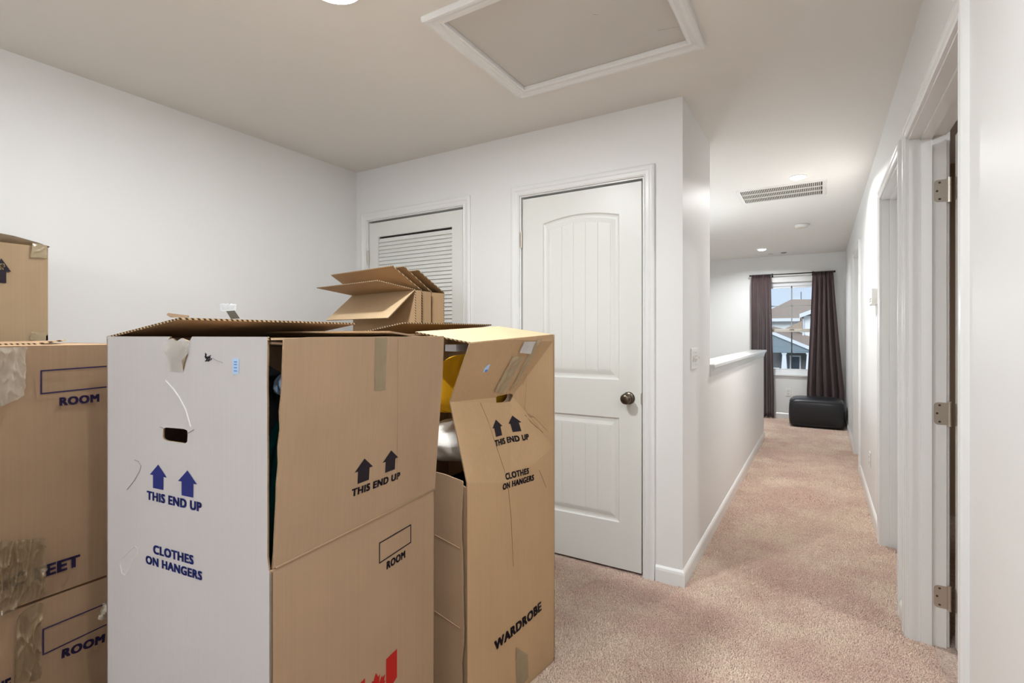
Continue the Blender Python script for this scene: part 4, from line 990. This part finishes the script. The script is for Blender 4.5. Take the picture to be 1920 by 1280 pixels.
# ---- two boxes stacked at the left
S3 = uvec(3.2); Q3 = V((-1.617, .600, 0)); W3 = V((-S3.y, S3.x, 0)); fs = Frame(Q3, S3); a0_, a1_ = -.40, .10; DP = .46
def carton(name, label, z0, z1, a0, a1, fr, depth, m, group=None, open_top=False):
    t = thing(name, label, 'cardboard box', fr.at((a0+a1)/2, z0), group=group); back = -fr.n*depth
    # slightly swollen panels
    def side_(A, Bv, nm):
        e = Bv-A; n_ = e.cross(Z_).normalized()
        def P(s, q): return A+e*s+Z_*(z1-z0)*q+n_*(.006*math.sin(PI*s)*math.sin(PI*q))
        b_ = grid_bm(P, 10, 10); bmesh.ops.solidify(b_, geom=b_.faces[:], thickness=TH); return obj(nm, b_, m, t)
    A, Bq = fr.at(a0, z0), fr.at(a1, z0)
    fpn = side_(A, Bq, 'front_panel'); side_(Bq, Bq+back, 'side_panel'); side_(Bq+back, A+back, 'back_panel'); side_(A+back, A, 'side_panel')
    zt_ = z1-.001
    for (s, e, d) in ((A, Bq, back*.497), (Bq+back, A+back, -back*.497)):
        s = V((s.x, s.y, zt_)); e = V((e.x, e.y, zt_)); flap(t, s, e, d+V((0, 0, .0)), m=[m, m, KE], trim=0)
    obj('bottom_panel', sheet(B(), [fr.at(a0, z0+.006), fr.at(a1, z0+.006), fr.at(a1, z0+.006)+back, fr.at(a0, z0+.006)+back], .004), m, t)
    return t, fpn
lo, lof = carton('moving_box', 'lower brown moving box on the carpet, leftmost stack', .001, .612, a0_, a1_, fs, DP, K3)
hi, hif = carton('moving_box', 'upper brown moving box printed ROOM and FEET, leftmost stack', .618, 1.228, a0_, a1_, fs, DP, K3)
OFF = .0085
class FS(Frame):
    def __init__(s): s.P, s.u, s.n = fs.P+fs.n*.006, fs.u, fs.n
fsx = FS()
outline_rect(hif, fsx, [(75.6, 739.4), (262, 720), (262, 681), (75.6, 693.8)], .0035, ink_p, off=.001)
lettering(hif, fsx, 'ROOM', (111.5, 761), (186.5, 753), 16, ink_p, .035, off=.001)
a1v, z1v = fsx.px(150, 1060); a0v, _ = fsx.px(87, 1079); _, ztv = fsx.px(150, 1038); wv = (a1v-a0v)*3.45
obj('lettering', text_bm('CUBIC FEET', fsx.at(a1v-wv, z1v, .001), fsx.u, Z_, wv, ztv-z1v), ink_p, hif)
outline_rect(lof, fsx, [(79.3, 1229), (262, 1142), (262, 1104), (79.3, 1179)], .0035, ink_p, off=.001)
lettering(lof, fsx, 'ROOM', (115, 1235), (196, 1203.5), 17, ink_p, .035, off=.001)
a1v, z1v = fsx.px(20.5, 1268.5); a0v, _ = fsx.px(8, 1273.5); wv = (a1v-a0v)*2.35
obj('lettering', text_bm('UE', fsx.at(a1v-wv, z1v-.030, .001), fsx.u, Z_, wv, .030), ink_p, lof)
strip(hif, fsx, [(-40, 1168), (84, 1110), (82, 1008), (-40, 1015)], tape_m, 'tape', .003, .006, 3, n=(56, 48), label='wide wrinkled brown tape')
strip(lof, fsx, [(20, 1290), (72, 1270), (76, 1122), (30, 1150)], tape_m, 'tape', .003, .006, 7, n=(36, 56))
strip(hif, fsx, [(-30, 775), (42, 742), (46, 650), (-30, 652)], tape_c, 'tape', .003, .006, 5, n=(40, 40), label='crinkled clear tape')
strip(lof, fsx, [(178, 1158), (196, 1160), (200, 1128), (190, 1128)], tape_c, 'tape', .003, .010, 9, n=(8, 8))
# sprung flap lying loose over the upper box
b_ = B(); sheet(b_, [atd(-80, 645, 1.30), atd(70, 643, 1.40), atd(122, 636, 1.48), atd(104, 638, 1.60), atd(-40, 641, 1.60)], .0045); obj('loose_flap', b_, [K3, K3, KE], hi)

# ---- box with the black UP arrow on its own stack by the left wall
fu = Frame(V((-2.43, .722, 0)), V((0, 1, 0)))
c3, _ = carton('moving_box', 'plain brown moving box on the carpet under the UP box, by the left wall', .001, .608, -.457, 0, fu, .457, K3)
c4, _ = carton('moving_box', 'brown moving box directly beneath the UP box, topmost plain one', .613, 1.215, -.457, 0, fu, .457, K3)
up_, upf = carton('moving_box', 'golden brown moving box with black UP arrow, top of the stack by the left wall', 1.219, 1.575, -.457, 0, fu, .457, KL)
fux = Frame(V((-2.43+.006, .722, 0)), V((0, 1, 0)))
ARROW = [(-.25, 0), (.25, 0), (.25, .48), (.5, .48), (0, 1), (-.5, .48), (-.25, .48)]
arrow(upf, fux, (2.5, 530), 37, 46, ink, off=.0012)
lettering(upf, fux, 'UP', (-5, 505.5), (11, 505), 11, mat('knockout_print', (206, 182, 142), rough=.8), .03, off=.0022)
strip(upf, fux, [(57, 482), (87, 484), (88, 460), (60, 455)], tape_mat('olive_tape', (0, 0, 0)), off=.002, wr=.002)
strip(upf, fux, [(56, 636), (86, 641), (86, 625), (58, 622)], tape_mat('olive_tape', (0, 0, 0)), off=.002, wr=.001)
# taped lid swollen upward along its middle
def lid(s, t):
    x = -2.425-.455*s; y = .727-.467*t; e = math.sin(PI*min(1, t*1.05))**.6
    return V((x, y, 1.577+.055*e*(.55+.45*math.sin(PI*s))+.004*noise.noise(V((s*5, t*6, 2)))))
obj('taped_lid', slab_from_grid(lid, 12, 14, .004), tape_mat('lid_tape', (186, 162, 122), 1), up_, smooth=True)

# ---- flattened wardrobe boxes leaning together by the louvred door
cv = V((-.455*cs-.4*sn, -.455*sn+.4*cs, 0))        # along each sleeve, away from its right end (about 0.6 m)
cn = V((cv.y, -cv.x, 0)).normalized()
if cn.dot(V((0, -1, 0))) < 0: cn = -cn
def W(l, d, z): return V((l*cs-d*sn, l*sn+d*cs, z))
def pxd(px, d, z): return W((px-960)/F*d, d, z)
ZS = 1.491
def sleeve(label, pa, da, pb, db, flaps_, mats):
    A = pxd(pa, da, ZS); Bv = pxd(pb, db, ZS)
    t = thing('folded_box', label, 'cardboard box', (A.x, A.y, 0), group=None)
    def pan(P, Q, nm):
        P0_, Q0_ = V((P.x, P.y, .0)), V((Q.x, Q.y, .0)); b_ = B()
        sheet(b_, [P0_, Q0_, V((Q.x, Q.y, ZS)), V((P.x, P.y, ZS))], TH); return obj(nm, b_, mats, t)
    pan(A+cv, A, 'front_panel'); pan(A, Bv, 'side_panel'); pan(Bv, Bv+cv, 'back_panel'); pan(Bv+cv, A+cv, 'side_panel')
    for base, vec, m_ in flaps_:
        P = (A, Bv)[base]; b_ = B(); n_ = cv.cross(vec).normalized()*.0
        sheet(b_, [P, P+vec, P+cv+vec*1.0, P+cv], TH); obj('top_flap', b_, m_, t)
    return t
def vec(l, d, z): return V((l*cs-d*sn, l*sn+d*cs, z))
KF = [K2, K2, KE]
sleeve('frontmost folded wardrobe box, its three top flaps fanned out toward the viewer', 779, 2.70, 790, 2.735, [(1, vec(-.123, -.14, .112), KF), (0, vec(-.154, -.176, .03), KF), (0, vec(-.113, -.129, -.155), [KL, KL, KE])], KF)  # downturned flap gets the lighter board as its painted lit tone
sleeve('middle one of the three folded wardrobe boxes by the louvred door', 791.5, 2.765, 808, 2.825, [(1, vec(-.118, -.15, .120), KF), (0, vec(-.128, -.15, .115), KF)], KF)
sleeve('rearmost folded wardrobe box, closest to the louvred door', 810, 2.86, 833, 2.925, [(1, vec(-.122, -.16, .112), KF), (0, vec(-.125, -.15, .115), KF)], KF)
